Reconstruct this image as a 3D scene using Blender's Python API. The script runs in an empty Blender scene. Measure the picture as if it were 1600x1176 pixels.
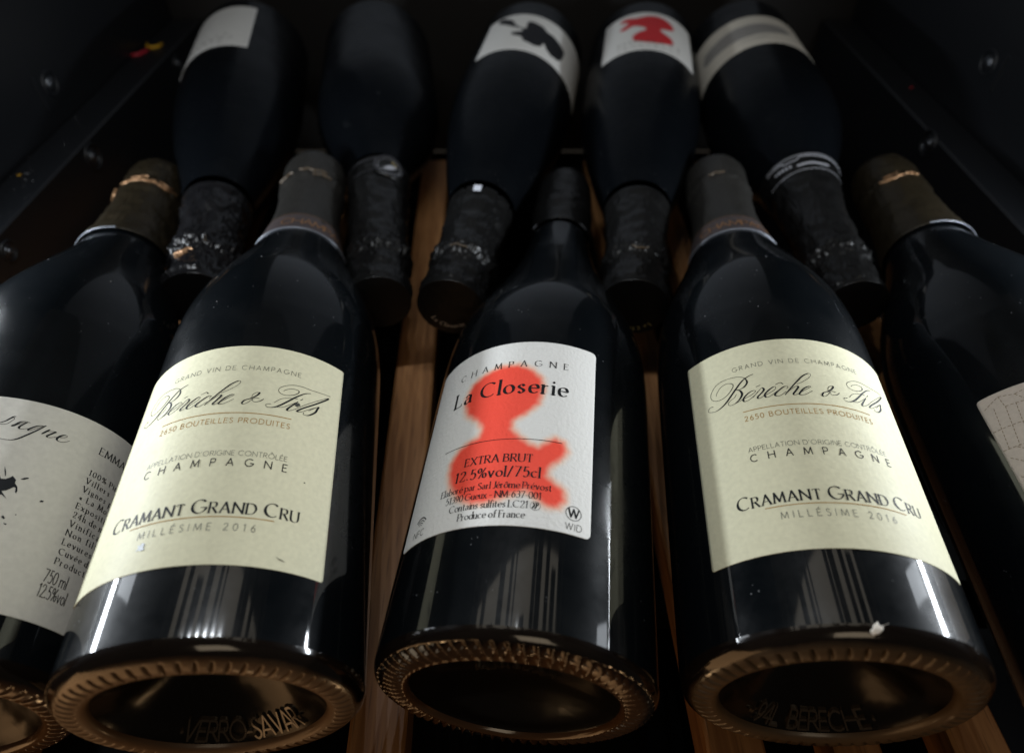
import bpy, bmesh, math, random
import numpy as np
from mathutils import Vector, Matrix, noise

random.seed(7)
R = math.radians
scene = bpy.context.scene
COL = scene.collection

# ------------------------------------------------------------------ camera
F_PX = 1036.0                                   # focal length for a 1600 px wide frame
cam_d = bpy.data.cameras.new("camera")
cam_d.sensor_width = 36.0
cam_d.lens = 36.0 * F_PX / 1600.0
cam_d.clip_start = 0.01
cam_d.clip_end = 20
cam_d.dof.use_dof = True
cam_d.dof.focus_distance = 0.235
cam_d.dof.aperture_fstop = 6.9
cam = bpy.data.objects.new("camera", cam_d)
COL.objects.link(cam)
cam.location = (0, 0, 0)
cam.rotation_euler = (R(90 - 46), 0, 0)         # 46 degrees down, looking into the rack
scene.camera = cam

# ------------------------------------------------------------------ world and lamps
world = bpy.data.worlds.new("World")
scene.world = world
world.use_nodes = True
world.node_tree.nodes["Background"].inputs[0].default_value = (1.0, 0.86, 0.70, 1)
world.node_tree.nodes["Background"].inputs[1].default_value = 0.022


def area(name, loc, aim, sx, sy, watts, color, shape='RECTANGLE', spread=180):
    d = bpy.data.lights.new(name, 'AREA')
    d.shape = shape
    d.size = sx
    d.size_y = sy
    d.energy = watts
    d.color = color
    d.spread = R(spread)
    o = bpy.data.objects.new(name, d)
    o.location = loc
    v = Vector(aim) - Vector(loc)
    o.rotation_euler = v.to_track_quat('-Z', 'Y').to_euler()
    COL.objects.link(o)
    return o


COOL = (0.87, 0.935, 1.0)
area("side_led_left", (-0.300, 0.190, -0.132), (0.02, 0.19, -0.18), 0.17, 0.013, 0.80, COOL)
area("side_led_right", (0.300, 0.190, -0.128), (-0.02, 0.19, -0.18), 0.17, 0.013, 0.80, COOL)
for i in range(6):
    area("ceiling_led", (-0.17 + i * 0.036, 0.205 + i * 0.005, 0.205), (-0.17 + i * 0.036, 0.2, -0.2), 0.0045, 0.0045, 0.115, COOL)
area("added_highlight_left", (-0.300, 0.165, -0.085), (0.02, 0.15, -0.18), 0.020, 0.050, 0.014, COOL)  # added light, no such fitting: puts side highlights on the centre bottle
area("added_highlight_right", (0.300, 0.165, -0.085), (-0.02, 0.15, -0.18), 0.020, 0.050, 0.014, COOL)  # right-hand twin, likewise added for the highlights
area("ceiling_glow", (0.0, 0.22, 0.24), (0.0, 0.20, -0.2), 0.56, 0.22, 0.29, (1.0, 0.90, 0.74))
area("room_lamp_low", (-0.38, -0.30, -0.42), (0.0, 0.10, -0.24), 0.42, 0.40, 0.65, (1.0, 0.55, 0.24))
area("room_lamp_floor_left", (-0.16, -0.26, -0.60), (0.0, 0.08, -0.22), 0.04, 0.04, 0.085, (1.0, 0.62, 0.30))
area("room_lamp_floor_right", (0.13, -0.20, -0.60), (0.0, 0.08, -0.22), 0.04, 0.04, 0.085, (1.0, 0.62, 0.30))
area("room_lamp_high", (0.10, -0.35, 0.35), (0.0, 0.2, -0.2), 0.30, 0.30, 0.55, (1.0, 0.80, 0.56))

scene.view_settings.view_transform = 'Standard'
scene.view_settings.look = 'None'
scene.view_settings.exposure = 0.0
scene.view_settings.gamma = 1.0
scene.cycles.max_bounces = 8
scene.cycles.sample_clamp_indirect = 4.0
scene.cycles.caustics_reflective = False
scene.cycles.caustics_refractive = False


# ------------------------------------------------------------------ materials
def mat(name, color, rough=0.5, metal=0.0, spec=0.5):
    m = bpy.data.materials.new(name)
    m.use_nodes = True
    b = m.node_tree.nodes["Principled BSDF"]
    b.inputs["Base Color"].default_value = (*color, 1)
    b.inputs["Roughness"].default_value = rough
    b.inputs["Metallic"].default_value = metal
    b.inputs["Specular IOR Level"].default_value = spec
    return m


def nd(m, t, **kw):
    n = m.node_tree.nodes.new(t)
    for k, v in kw.items():
        setattr(n, k, v)
    return n


def bump(m, scale, strength, dist=0.001, detail=3.0, stretch=None):
    nt = m.node_tree
    tc = nd(m, "ShaderNodeTexCoord")
    n = nd(m, "ShaderNodeTexNoise")
    n.inputs["Scale"].default_value = scale
    n.inputs["Detail"].default_value = detail
    if stretch:
        mp = nd(m, "ShaderNodeMapping")
        mp.inputs["Scale"].default_value = stretch
        nt.links.new(tc.outputs["Object"], mp.inputs[0])
        nt.links.new(mp.outputs[0], n.inputs[0])
    else:
        nt.links.new(tc.outputs["Object"], n.inputs[0])
    b = nd(m, "ShaderNodeBump")
    b.inputs["Strength"].default_value = strength
    b.inputs["Distance"].default_value = dist
    nt.links.new(n.outputs["Fac"], b.inputs["Height"])
    nt.links.new(b.outputs[0], nt.nodes["Principled BSDF"].inputs["Normal"])
    return n


def ramp(m, src, stops, sock):
    r = nd(m, "ShaderNodeValToRGB")
    e = r.color_ramp.elements
    while len(e) < len(stops):
        e.new(0.5)
    for i, (p, c) in enumerate(stops):
        e[i].position = p
        e[i].color = (*c, 1) if len(c) == 3 else c
    m.node_tree.links.new(src, r.inputs[0])
    m.node_tree.links.new(r.outputs[0], m.node_tree.nodes["Principled BSDF"].inputs[sock])
    return r


def glass_material(name, color, smear, coat=1.0, haze=0.15):
    """Nearly black bottle glass with a film of dust and finger marks."""
    m = mat(name, color, 0.06)
    nt = m.node_tree
    tc = nd(m, "ShaderNodeTexCoord")
    n1 = nd(m, "ShaderNodeTexNoise")
    n1.inputs["Scale"].default_value = 28
    n1.inputs["Detail"].default_value = 6
    nt.links.new(tc.outputs["Object"], n1.inputs[0])
    ramp(m, n1.outputs["Fac"], [(0.42, (0.045,) * 3), (0.56, (0.085,) * 3), (0.72, (smear,) * 3)], "Roughness")
    # dust specks
    v = nd(m, "ShaderNodeTexVoronoi")
    v.inputs["Scale"].default_value = 520
    nt.links.new(tc.outputs["Object"], v.inputs[0])
    n2 = nd(m, "ShaderNodeTexNoise")
    n2.inputs["Scale"].default_value = 90
    nt.links.new(tc.outputs["Object"], n2.inputs[0])
    cr = nd(m, "ShaderNodeValToRGB")
    cr.color_ramp.elements[0].position = 0.07
    cr.color_ramp.elements[0].color = (1, 1, 1, 1)
    cr.color_ramp.elements[1].position = 0.13
    cr.color_ramp.elements[1].color = (0, 0, 0, 1)
    nt.links.new(v.outputs["Distance"], cr.inputs[0])
    cr2 = nd(m, "ShaderNodeValToRGB")
    cr2.color_ramp.elements[0].position = 0.62
    cr2.color_ramp.elements[0].color = (0, 0, 0, 1)
    cr2.color_ramp.elements[1].position = 0.72
    cr2.color_ramp.elements[1].color = (1, 1, 1, 1)
    nt.links.new(n2.outputs["Fac"], cr2.inputs[0])
    mu = nd(m, "ShaderNodeMath", operation='MULTIPLY')
    nt.links.new(cr.outputs[0], mu.inputs[0])
    nt.links.new(cr2.outputs[0], mu.inputs[1])
    mx = nd(m, "ShaderNodeMix", data_type='RGBA')
    mx.inputs["A"].default_value = (*color, 1)
    mx.inputs["B"].default_value = (0.22, 0.23, 0.24, 1)
    nt.links.new(mu.outputs[0], mx.inputs["Factor"])
    nt.links.new(mx.outputs["Result"], nt.nodes["Principled BSDF"].inputs["Base Color"])
    # a film of grease and dust under the clear reflection: broad hazy sheen, patchy
    bs = nt.nodes["Principled BSDF"]
    for l in list(bs.inputs["Roughness"].links):
        nt.links.new(l.from_socket, bs.inputs["Coat Roughness"])
        nt.links.remove(l)
    bs.inputs["Coat Weight"].default_value = coat
    bs.inputs["Roughness"].default_value = 0.36
    n3 = nd(m, "ShaderNodeTexNoise")
    n3.inputs["Scale"].default_value = 17
    n3.inputs["Detail"].default_value = 8
    n3.inputs["Roughness"].default_value = 0.7
    nt.links.new(tc.outputs["Object"], n3.inputs[0])
    ramp(m, n3.outputs["Fac"], [(0.40, (0.02,) * 3), (0.66, (haze,) * 3)], "Specular IOR Level")
    return m


GLASS = glass_material("dark bottle glass", (0.0025, 0.0035, 0.0045), 0.26)
GLASS_DUSTY = glass_material("dusty bottle glass", (0.0028, 0.0036, 0.0048), 0.40, 0.20, 0.06)
for _n in GLASS_DUSTY.node_tree.nodes:
    if _n.type == 'VALTORGB' and len(_n.color_ramp.elements) == 3:
        _n.color_ramp.elements[0].color = (0.16, 0.16, 0.16, 1)
        _n.color_ramp.elements[1].color = (0.26, 0.26, 0.26, 1)


def foot_material(name, thin, thick, rough):
    """Glass foot: the thick heel is nearly black, the ground bearing ring shows the amber of the glass."""
    m = mat(name, thin, rough)
    nt = m.node_tree
    tc = nd(m, "ShaderNodeTexCoord")
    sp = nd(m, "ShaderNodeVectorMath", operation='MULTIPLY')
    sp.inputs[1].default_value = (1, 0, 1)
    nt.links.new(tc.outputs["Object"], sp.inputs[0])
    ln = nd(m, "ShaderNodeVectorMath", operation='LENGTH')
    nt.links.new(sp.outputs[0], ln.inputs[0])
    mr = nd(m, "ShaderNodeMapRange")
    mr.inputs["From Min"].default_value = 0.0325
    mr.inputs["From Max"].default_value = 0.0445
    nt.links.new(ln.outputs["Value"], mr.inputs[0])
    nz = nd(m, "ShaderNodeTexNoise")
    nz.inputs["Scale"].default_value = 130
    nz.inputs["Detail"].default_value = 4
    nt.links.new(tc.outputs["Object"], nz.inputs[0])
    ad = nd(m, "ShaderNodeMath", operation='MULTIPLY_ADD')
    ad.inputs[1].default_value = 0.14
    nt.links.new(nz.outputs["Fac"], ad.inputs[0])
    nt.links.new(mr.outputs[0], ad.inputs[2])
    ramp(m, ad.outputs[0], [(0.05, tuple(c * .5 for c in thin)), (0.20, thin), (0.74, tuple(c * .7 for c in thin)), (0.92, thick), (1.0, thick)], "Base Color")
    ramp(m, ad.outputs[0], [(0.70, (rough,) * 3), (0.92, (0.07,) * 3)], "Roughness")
    b = nd(m, "ShaderNodeBump")
    b.inputs["Strength"].default_value = 0.25
    b.inputs["Distance"].default_value = 0.0006
    nt.links.new(nz.outputs["Fac"], b.inputs["Height"])
    nt.links.new(b.outputs[0], nt.nodes["Principled BSDF"].inputs["Normal"])
    nt.nodes["Principled BSDF"].inputs["Coat Weight"].default_value = 0.3
    nt.nodes["Principled BSDF"].inputs["Coat Roughness"].default_value = 0.16
    return m


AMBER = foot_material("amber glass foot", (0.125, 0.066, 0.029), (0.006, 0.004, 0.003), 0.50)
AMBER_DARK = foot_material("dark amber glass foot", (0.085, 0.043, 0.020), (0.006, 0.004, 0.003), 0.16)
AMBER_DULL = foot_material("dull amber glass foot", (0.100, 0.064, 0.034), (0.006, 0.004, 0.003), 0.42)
EMBOSS = mat("embossed punt glass", (0.036, 0.028, 0.020), 0.15, 0, 1.0)  # paler than the punt: caught light is put into the letters' colour
PUNT = mat("punt glass", (0.005, 0.0045, 0.004), 0.20, 0, 0.3)
bump(PUNT, 45, 0.30, 0.0020)


def paper(name, color, rough, scale, strength, dist):
    m = mat(name, color, rough, 0, 0.12)
    nn = bump(m, scale, strength, dist, 4)
    c = color
    nt = m.node_tree
    lo = nd(m, "ShaderNodeTexNoise")
    lo.inputs["Scale"].default_value = 75
    lo.inputs["Detail"].default_value = 5
    nt.links.new(nn.inputs[0].links[0].from_socket, lo.inputs[0])
    rr_ = nd(m, "ShaderNodeMapRange")
    rr_.inputs["To Min"].default_value = rough - .14
    rr_.inputs["To Max"].default_value = rough + .12
    nt.links.new(lo.outputs["Fac"], rr_.inputs[0])
    nt.links.new(rr_.outputs[0], nt.nodes["Principled BSDF"].inputs["Roughness"])
    ramp(m, nn.outputs["Fac"], [(0.3, tuple(x * 0.93 for x in c)), (0.7, tuple(min(1, x * 1.03) for x in c))], "Base Color")
    return m


CREAM = paper("cream label paper", (0.69, 0.665, 0.475), 0.52, 600, 0.22, 0.0004)
SATIN = paper("satin label paper", (0.62, 0.60, 0.54), 0.34, 500, 0.15, 0.0002)
PINKISH = paper("rosy white label paper", (0.60, 0.53, 0.47), 0.6, 700, 0.1, 0.0003)
GREYPAPER = paper("aged label paper", (0.60, 0.56, 0.48), 0.6, 700, 0.1, 0.0003)
PLAINW = paper("white label paper", (0.62, 0.61, 0.58), 0.6, 700, 0.1, 0.0003)

ARTPAPER = mat("printed watercolour paper", (0.75, 0.76, 0.75), 0.6, 0, 0.3)   # colours come from the print itself
at = nd(ARTPAPER, "ShaderNodeVertexColor")
at.layer_name = "print"
ARTPAPER.node_tree.links.new(at.outputs[0], ARTPAPER.node_tree.nodes["Principled BSDF"].inputs["Base Color"])
bump(ARTPAPER, 750, 0.55, 0.00045, 3)

INK = mat("black ink", (0.008, 0.010, 0.012), 0.55, 0, 0.2)
INKGREY = mat("grey ink", (0.060, 0.063, 0.052), 0.5)
GOLDINK = mat("ochre gold ink", (0.38, 0.20, 0.045), 0.6, 0.0, 0.1)
SCUFF = mat("scuffed foil spot", (0.58, 0.62, 0.66), 0.6)
FOIL = mat("dark bronze foil", (0.022, 0.021, 0.019), 0.45, 0.1)
bump(FOIL, 260, 0.3, 0.0006)
FOIL_BAND = mat("brown capsule band", (0.070, 0.056, 0.056), 0.45, 0.2)
COPPERINK = mat("copper lettering", (0.36, 0.19, 0.09), 0.35, 0.5)
FOIL_BLACK = mat("black capsule foil", (0.006, 0.006, 0.006), 0.34, 0.1)
bump(FOIL_BLACK, 240, 0.35, 0.0006)
FOIL_GOLD = mat("dull gold foil", (0.016, 0.0115, 0.005), 0.45, 0.2)
bump(FOIL_GOLD, 200, 0.3, 0.0007)
EDGE = mat("cut foil edge", (0.20, 0.215, 0.25), 0.4, 0.3)
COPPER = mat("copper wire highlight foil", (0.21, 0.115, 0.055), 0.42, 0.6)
COPPER_DULL = mat("dull copper crease glint", (0.055, 0.038, 0.022), 0.45, 0.3)
SILVER = mat("silver relief", (0.50, 0.51, 0.55), 0.38, 0.35)
WHITE = mat("white sticker", (0.72, 0.76, 0.85), 0.5)
BLACKPL = mat("black plastic liner", (0.0075, 0.0085, 0.0105), 0.42)
bump(BLACKPL, 900, 0.35, 0.0004)
STEEL = mat("dark steel", (0.12, 0.13, 0.145), 0.28, 0.9)
BACKM = mat("dark grey back panel", (0.012, 0.011, 0.010), 0.5)
REDP = mat("red shred", (0.42, 0.02, 0.035), 0.4)
YELP = mat("yellow shred", (0.65, 0.36, 0.02), 0.4)
DUST = mat("pale dust", (0.34, 0.34, 0.36), 0.7)
FLAKE = mat("chalky flake", (0.75, 0.70, 0.62), 0.8)

WOOD = mat("beech slat wood", (0.30, 0.13, 0.045), 0.5)
nt = WOOD.node_tree
tc = nd(WOOD, "ShaderNodeTexCoord")
mp = nd(WOOD, "ShaderNodeMapping")
mp.inputs["Scale"].default_value = (55, 3.0, 55)
nt.links.new(tc.outputs["Object"], mp.inputs[0])
nz = nd(WOOD, "ShaderNodeTexNoise")
nz.inputs["Scale"].default_value = 5
nz.inputs["Detail"].default_value = 8
nz.inputs["Distortion"].default_value = 0.6
nt.links.new(mp.outputs[0], nz.inputs[0])
mp2 = nd(WOOD, "ShaderNodeMapping")
mp2.inputs["Scale"].default_value = (900, 42, 900)
nt.links.new(tc.outputs["Object"], mp2.inputs[0])
vz = nd(WOOD, "ShaderNodeTexVoronoi")
vz.inputs["Scale"].default_value = 1.0
nt.links.new(mp2.outputs[0], vz.inputs[0])
pr_ = nd(WOOD, "ShaderNodeValToRGB")
pr_.color_ramp.elements[0].position = 0.10
pr_.color_ramp.elements[0].color = (0.45, 0.42, 0.40, 1)
pr_.color_ramp.elements[1].position = 0.34
pr_.color_ramp.elements[1].color = (1, 1, 1, 1)
nt.links.new(vz.outputs["Distance"], pr_.inputs[0])
cr = nd(WOOD, "ShaderNodeValToRGB")
cr.color_ramp.elements[0].position = 0.32
cr.color_ramp.elements[0].color = (0.200, 0.083, 0.027, 1)
cr.color_ramp.elements[1].position = 0.70
cr.color_ramp.elements[1].color = (0.36, 0.175, 0.066, 1)
nt.links.new(nz.outputs["Fac"], cr.inputs[0])
mm = nd(WOOD, "ShaderNodeMix", data_type='RGBA', blend_type='MULTIPLY')
mm.inputs["Factor"].default_value = 0.8
nt.links.new(cr.outputs[0], mm.inputs["A"])
nt.links.new(pr_.outputs[0], mm.inputs["B"])
nt.links.new(mm.outputs["Result"], nt.nodes["Principled BSDF"].inputs["Base Color"])


# ------------------------------------------------------------------ mesh helpers
def mesh_obj(name, verts, faces, material, parent=None, smooth=True):
    me = bpy.data.meshes.new(name)
    me.from_pydata(verts, [], faces)
    me.materials.append(material)
    if smooth:
        me.polygons.foreach_set("use_smooth", [True] * len(me.polygons))
    me.update()
    o = bpy.data.objects.new(name, me)
    COL.objects.link(o)
    if parent:
        o.parent = parent
    return o


def thing(name, label, cat, loc, group=None):
    o = bpy.data.objects.new(name, None)
    o.empty_display_size = 0.02
    COL.objects.link(o)
    o.location = loc
    o["label"] = label
    o["category"] = cat
    if group:
        o["group"] = group
    return o


def box(v, f, x0, x1, y0, y1, z0, z1, bev=0.0):
    n = len(v)
    b = bev
    for z, s in ((z0, 0), (z1 - b, 0), (z1, b)) if b else ((z0, 0), (z1, 0)):
        v += [(x0 + s, y0 + s, z), (x1 - s, y0 + s, z), (x1 - s, y1 - s, z), (x0 + s, y1 - s, z)]
    L = 3 if b else 2
    f.append((n + 3, n + 2, n + 1, n))
    for k in range(L - 1):
        for i in range(4):
            j = (i + 1) % 4
            f.append((n + 4 * k + i, n + 4 * k + j, n + 4 * k + 4 + j, n + 4 * k + 4 + i))
    t = n + 4 * (L - 1)
    f.append((t, t + 1, t + 2, t + 3))


def spline(p, per=5):
    """Catmull-Rom through 2-D points."""
    if len(p) < 3:
        return [tuple(q) for q in p]
    out = []
    q = [p[0]] + list(p) + [p[-1]]
    for i in range(1, len(q) - 2):
        p0, p1, p2, p3 = q[i - 1], q[i], q[i + 1], q[i + 2]
        for k in range(per):
            t = k / per
            out.append(tuple(0.5 * (2 * p1[c] + (p2[c] - p0[c]) * t + (2 * p0[c] - 5 * p1[c] + 4 * p2[c] - p3[c]) * t * t
                             + (3 * p1[c] - p0[c] - 3 * p2[c] + p3[c]) * t ** 3) for c in range(len(p1))))
    out.append(tuple(p[-1]))
    return out


def lathe(name, prof, nseg, material, parent, disp=None, a0=0.0, a1=360.0, close_end=False):
    """prof: (s, r) along +Y. disp(s, r, phi) -> (ds, dr)."""
    full = abs(a1 - a0 - 360) < 1e-6
    cols = nseg if full else nseg + 1
    v, f = [], []
    for s, r in prof:
        for j in range(cols):
            ph = R(a0 + (a1 - a0) * j / nseg)
            ds, dr = disp(s, r, ph) if disp else (0, 0)
            v.append(((r + dr) * math.sin(ph), s + ds, (r + dr) * math.cos(ph)))
    for i in range(len(prof) - 1):
        for j in range(nseg):
            k = (j + 1) % cols if full else j + 1
            f.append((i * cols + j, i * cols + k, (i + 1) * cols + k, (i + 1) * cols + j))
    if close_end:
        f.append(tuple((len(prof) - 1) * cols + j for j in range(cols)))
    return mesh_obj(name, v, f, material, parent)


# ------------------------------------------------------------------ a small stroke alphabet
# every glyph: (advance, strokes); L = straight pen line with serifs, l = line without, t = arm with a beak,
# C = smooth curve, E = ellipse arc (cx cy rx ry start end).  Cap height 1, x-height 0.6.
GL = {}


def g(ch, w, *st):
    out = []
    for s in st:
        k, *n = s.split()
        out.append((k, [float(x) for x in n]))
    GL[ch] = (w, out)


g('A', .72, "L 0 0 .36 1 .72 0", "l .13 .33 .59 .33")
g('B', .55, "L 0 0 0 1", "C 0 1 .26 1 .43 .93 .45 .76 .40 .6 .24 .54 0 .54", "C 0 .54 .3 .54 .5 .44 .54 .27 .48 .08 .3 0 0 0")
g('C', .80, "E .45 .5 .45 .5 48 312")
g('D', .74, "L 0 0 0 1", "C 0 1 .28 1 .56 .9 .72 .5 .56 .1 .28 0 0 0")
g('E', .48, "L 0 0 0 1", "t 0 1 .46 1", "l 0 .52 .40 .52", "t 0 0 .48 0")
g('F', .46, "L 0 0 0 1", "t 0 1 .46 1", "l 0 .52 .38 .52")
g('G', .86, "E .45 .5 .45 .5 45 352", "l .9 .42 .55 .42")
g('H', .72, "L 0 0 0 1", "L .72 0 .72 1", "l 0 .52 .72 .52")
g('I', .02, "L .01 0 .01 1")
g('J', .30, "L .3 1 .3 .22", "C .3 .22 .24 .0 .1 -.06 .0 0")
g('L', .46, "L 0 0 0 1", "t 0 0 .46 0")
g('M', .86, "L 0 0 .08 1 .43 .1 .78 1 .86 0")
g('N', .74, "L 0 0 0 1 .74 0 .74 1")
g('O', .96, "E .48 .5 .48 .5 0 360")
g('P', .50, "L 0 0 0 1", "C 0 1 .28 1 .46 .93 .5 .72 .44 .52 .28 .46 0 .46")
g('R', .56, "L 0 0 0 1", "C 0 1 .28 1 .46 .93 .5 .74 .44 .56 .28 .5 0 .5", "l .24 .5 .58 0")
g('S', .46, "C .42 .84 .32 .98 .16 .98 .04 .86 .06 .68 .22 .54 .38 .42 .46 .26 .38 .06 .2 -.02 .02 .14")
g('T', .56, "L .28 0 .28 1", "t 0 1 .56 1")
g('U', .66, "L 0 1 0 .35", "C 0 .35 .07 .08 .33 -.02 .59 .08 .66 .35", "L .66 .35 .66 1")
g('V', .70, "L 0 1 .35 0 .70 1")
g('W', 1.1, "L 0 1 .28 0 .55 1 .82 0 1.1 1")
g('X', .64, "L 0 0 .64 1", "L 0 1 .64 0")
g('K', .60, "L 0 0 0 1", "L .02 .45 .56 1", "l .18 .58 .62 0")
g('0', .52, "E .26 .5 .26 .5 0 360")
g('1', .30, "L .2 0 .2 1", "l .2 1 .04 .84")
g('2', .50, "C .03 .76 .1 .94 .26 1 .43 .93 .47 .74 .38 .5 .02 .02", "t .02 0 .5 0")
g('3', .46, "C .04 .88 .2 1 .38 .93 .42 .74 .34 .58 .18 .53", "C .18 .53 .38 .5 .46 .3 .38 .06 .2 -.02 .02 .1")
g('4', .54, "l .4 0 .4 1 0 .3 .54 .3")
g('5', .46, "l .42 1 .12 1 .08 .56", "C .08 .56 .26 .63 .42 .53 .46 .3 .36 .06 .2 -.02 .02 .08")
g('6', .50, "C .42 1 .2 .78 .05 .42 .1 .1 .26 0 .44 .1 .47 .34 .4 .54 .24 .6 .07 .44")
g('7', .50, "l 0 1 .5 1 .16 0")
g('8', .50, "E .25 .75 .19 .24 0 360", "E .25 .26 .24 .26 0 360")
g('9', .50, "C .08 0 .3 .22 .45 .58 .4 .9 .24 1 .06 .9 .03 .66 .1 .46 .26 .4 .43 .56")
g('a', .46, "C .04 .46 .16 .6 .33 .54 .36 .38 .36 .1 .46 .02", "C .36 .36 .12 .32 .02 .16 .08 .01 .22 .01 .36 .16")
g('b', .48, "L 0 0 0 1.05", "E .23 .3 .23 .3 0 360")
g('c', .44, "E .25 .3 .24 .3 45 315")
g('d', .48, "E .23 .3 .23 .3 0 360", "L .47 0 .47 1.05")
g('e', .46, "C .03 .34 .25 .34 .45 .34 .4 .54 .25 .6 .08 .52 .02 .3 .08 .08 .26 0 .44 .1")
g('f', .30, "C .36 .98 .22 1.05 .12 .85", "L .12 .85 .12 0", "l -.04 .6 .28 .6")
g('g', .46, "E .22 .38 .19 .21 0 360", "C .1 .2 .04 .08 .34 .02 .44 -.12 .24 -.27 .04 -.18 .1 0")
g('h', .42, "L 0 0 0 1.05", "C 0 .4 .14 .58 .3 .58 .38 .42", "L .38 .42 .38 0")
g('i', .05, "L .02 0 .02 .6", "d .02 .86")
g('l', .05, "L .02 0 .02 1.05")
g('m', .80, "L 0 0 0 .6", "C 0 .4 .14 .58 .3 .58 .38 .42", "L .38 .42 .38 0", "C .38 .4 .52 .58 .68 .58 .76 .42", "L .76 .42 .76 0")
g('n', .42, "L 0 0 0 .6", "C 0 .4 .14 .58 .3 .58 .38 .42", "L .38 .42 .38 0")
g('o', .50, "E .25 .3 .25 .3 0 360")
g('p', .48, "L 0 -.35 0 .6", "E .24 .3 .23 .3 0 360")
g('r', .28, "L 0 0 0 .6", "C 0 .38 .1 .55 .26 .56")
g('s', .34, "C .3 .48 .2 .6 .06 .54 .05 .4 .26 .24 .3 .1 .16 -.01 .02 .1")
g('t', .30, "l .12 .82 .12 .14", "C .12 .14 .18 0 .32 .06", "l -.02 .6 .28 .6")
g('u', .42, "L 0 .6 0 .18", "C 0 .18 .08 .01 .26 .02 .38 .18", "L .38 .6 .38 0")
g('v', .46, "L 0 .6 .22 0 .44 .6")
g('x', .44, "L 0 0 .42 .6", "L 0 .6 .42 0")
g('y', .46, "L 0 .6 .22 0", "L .44 .6 .1 -.3")
g('.', .10, "d .04 .05")
g(',', .10, "d .04 .05", "l .05 .05 .0 -.14")
g('-', .26, "l 0 .36 .26 .36")
g('–', .40, "l 0 .36 .40 .36")
g('/', .34, "l 0 -.04 .34 1.02")
g("'", .08, "l .04 1 .03 .74")
g('·', .10, "d .04 .42")
g('%', .78, "E .16 .76 .15 .23 0 360", "E .62 .24 .15 .23 0 360", "l .64 1 .14 0")
g('«', .36, "l .16 .1 0 .3 .16 .5", "l .34 .1 .18 .3 .34 .5")
for ch, base, acc in (('É', 'E', "l .18 1.12 .34 1.3"), ('Ô', 'O', "l .3 1.12 .48 1.28 .66 1.12"),
                      ('é', 'e', "l .2 .74 .36 .92"), ('ô', 'o', "l .1 .74 .25 .9 .4 .74"), ('è', 'e', "l .3 .74 .14 .92")):
    w, st = GL[base]
    k, *n = acc.split()
    GL[ch] = (w, st + [(k, [float(x) for x in n])])


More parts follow.
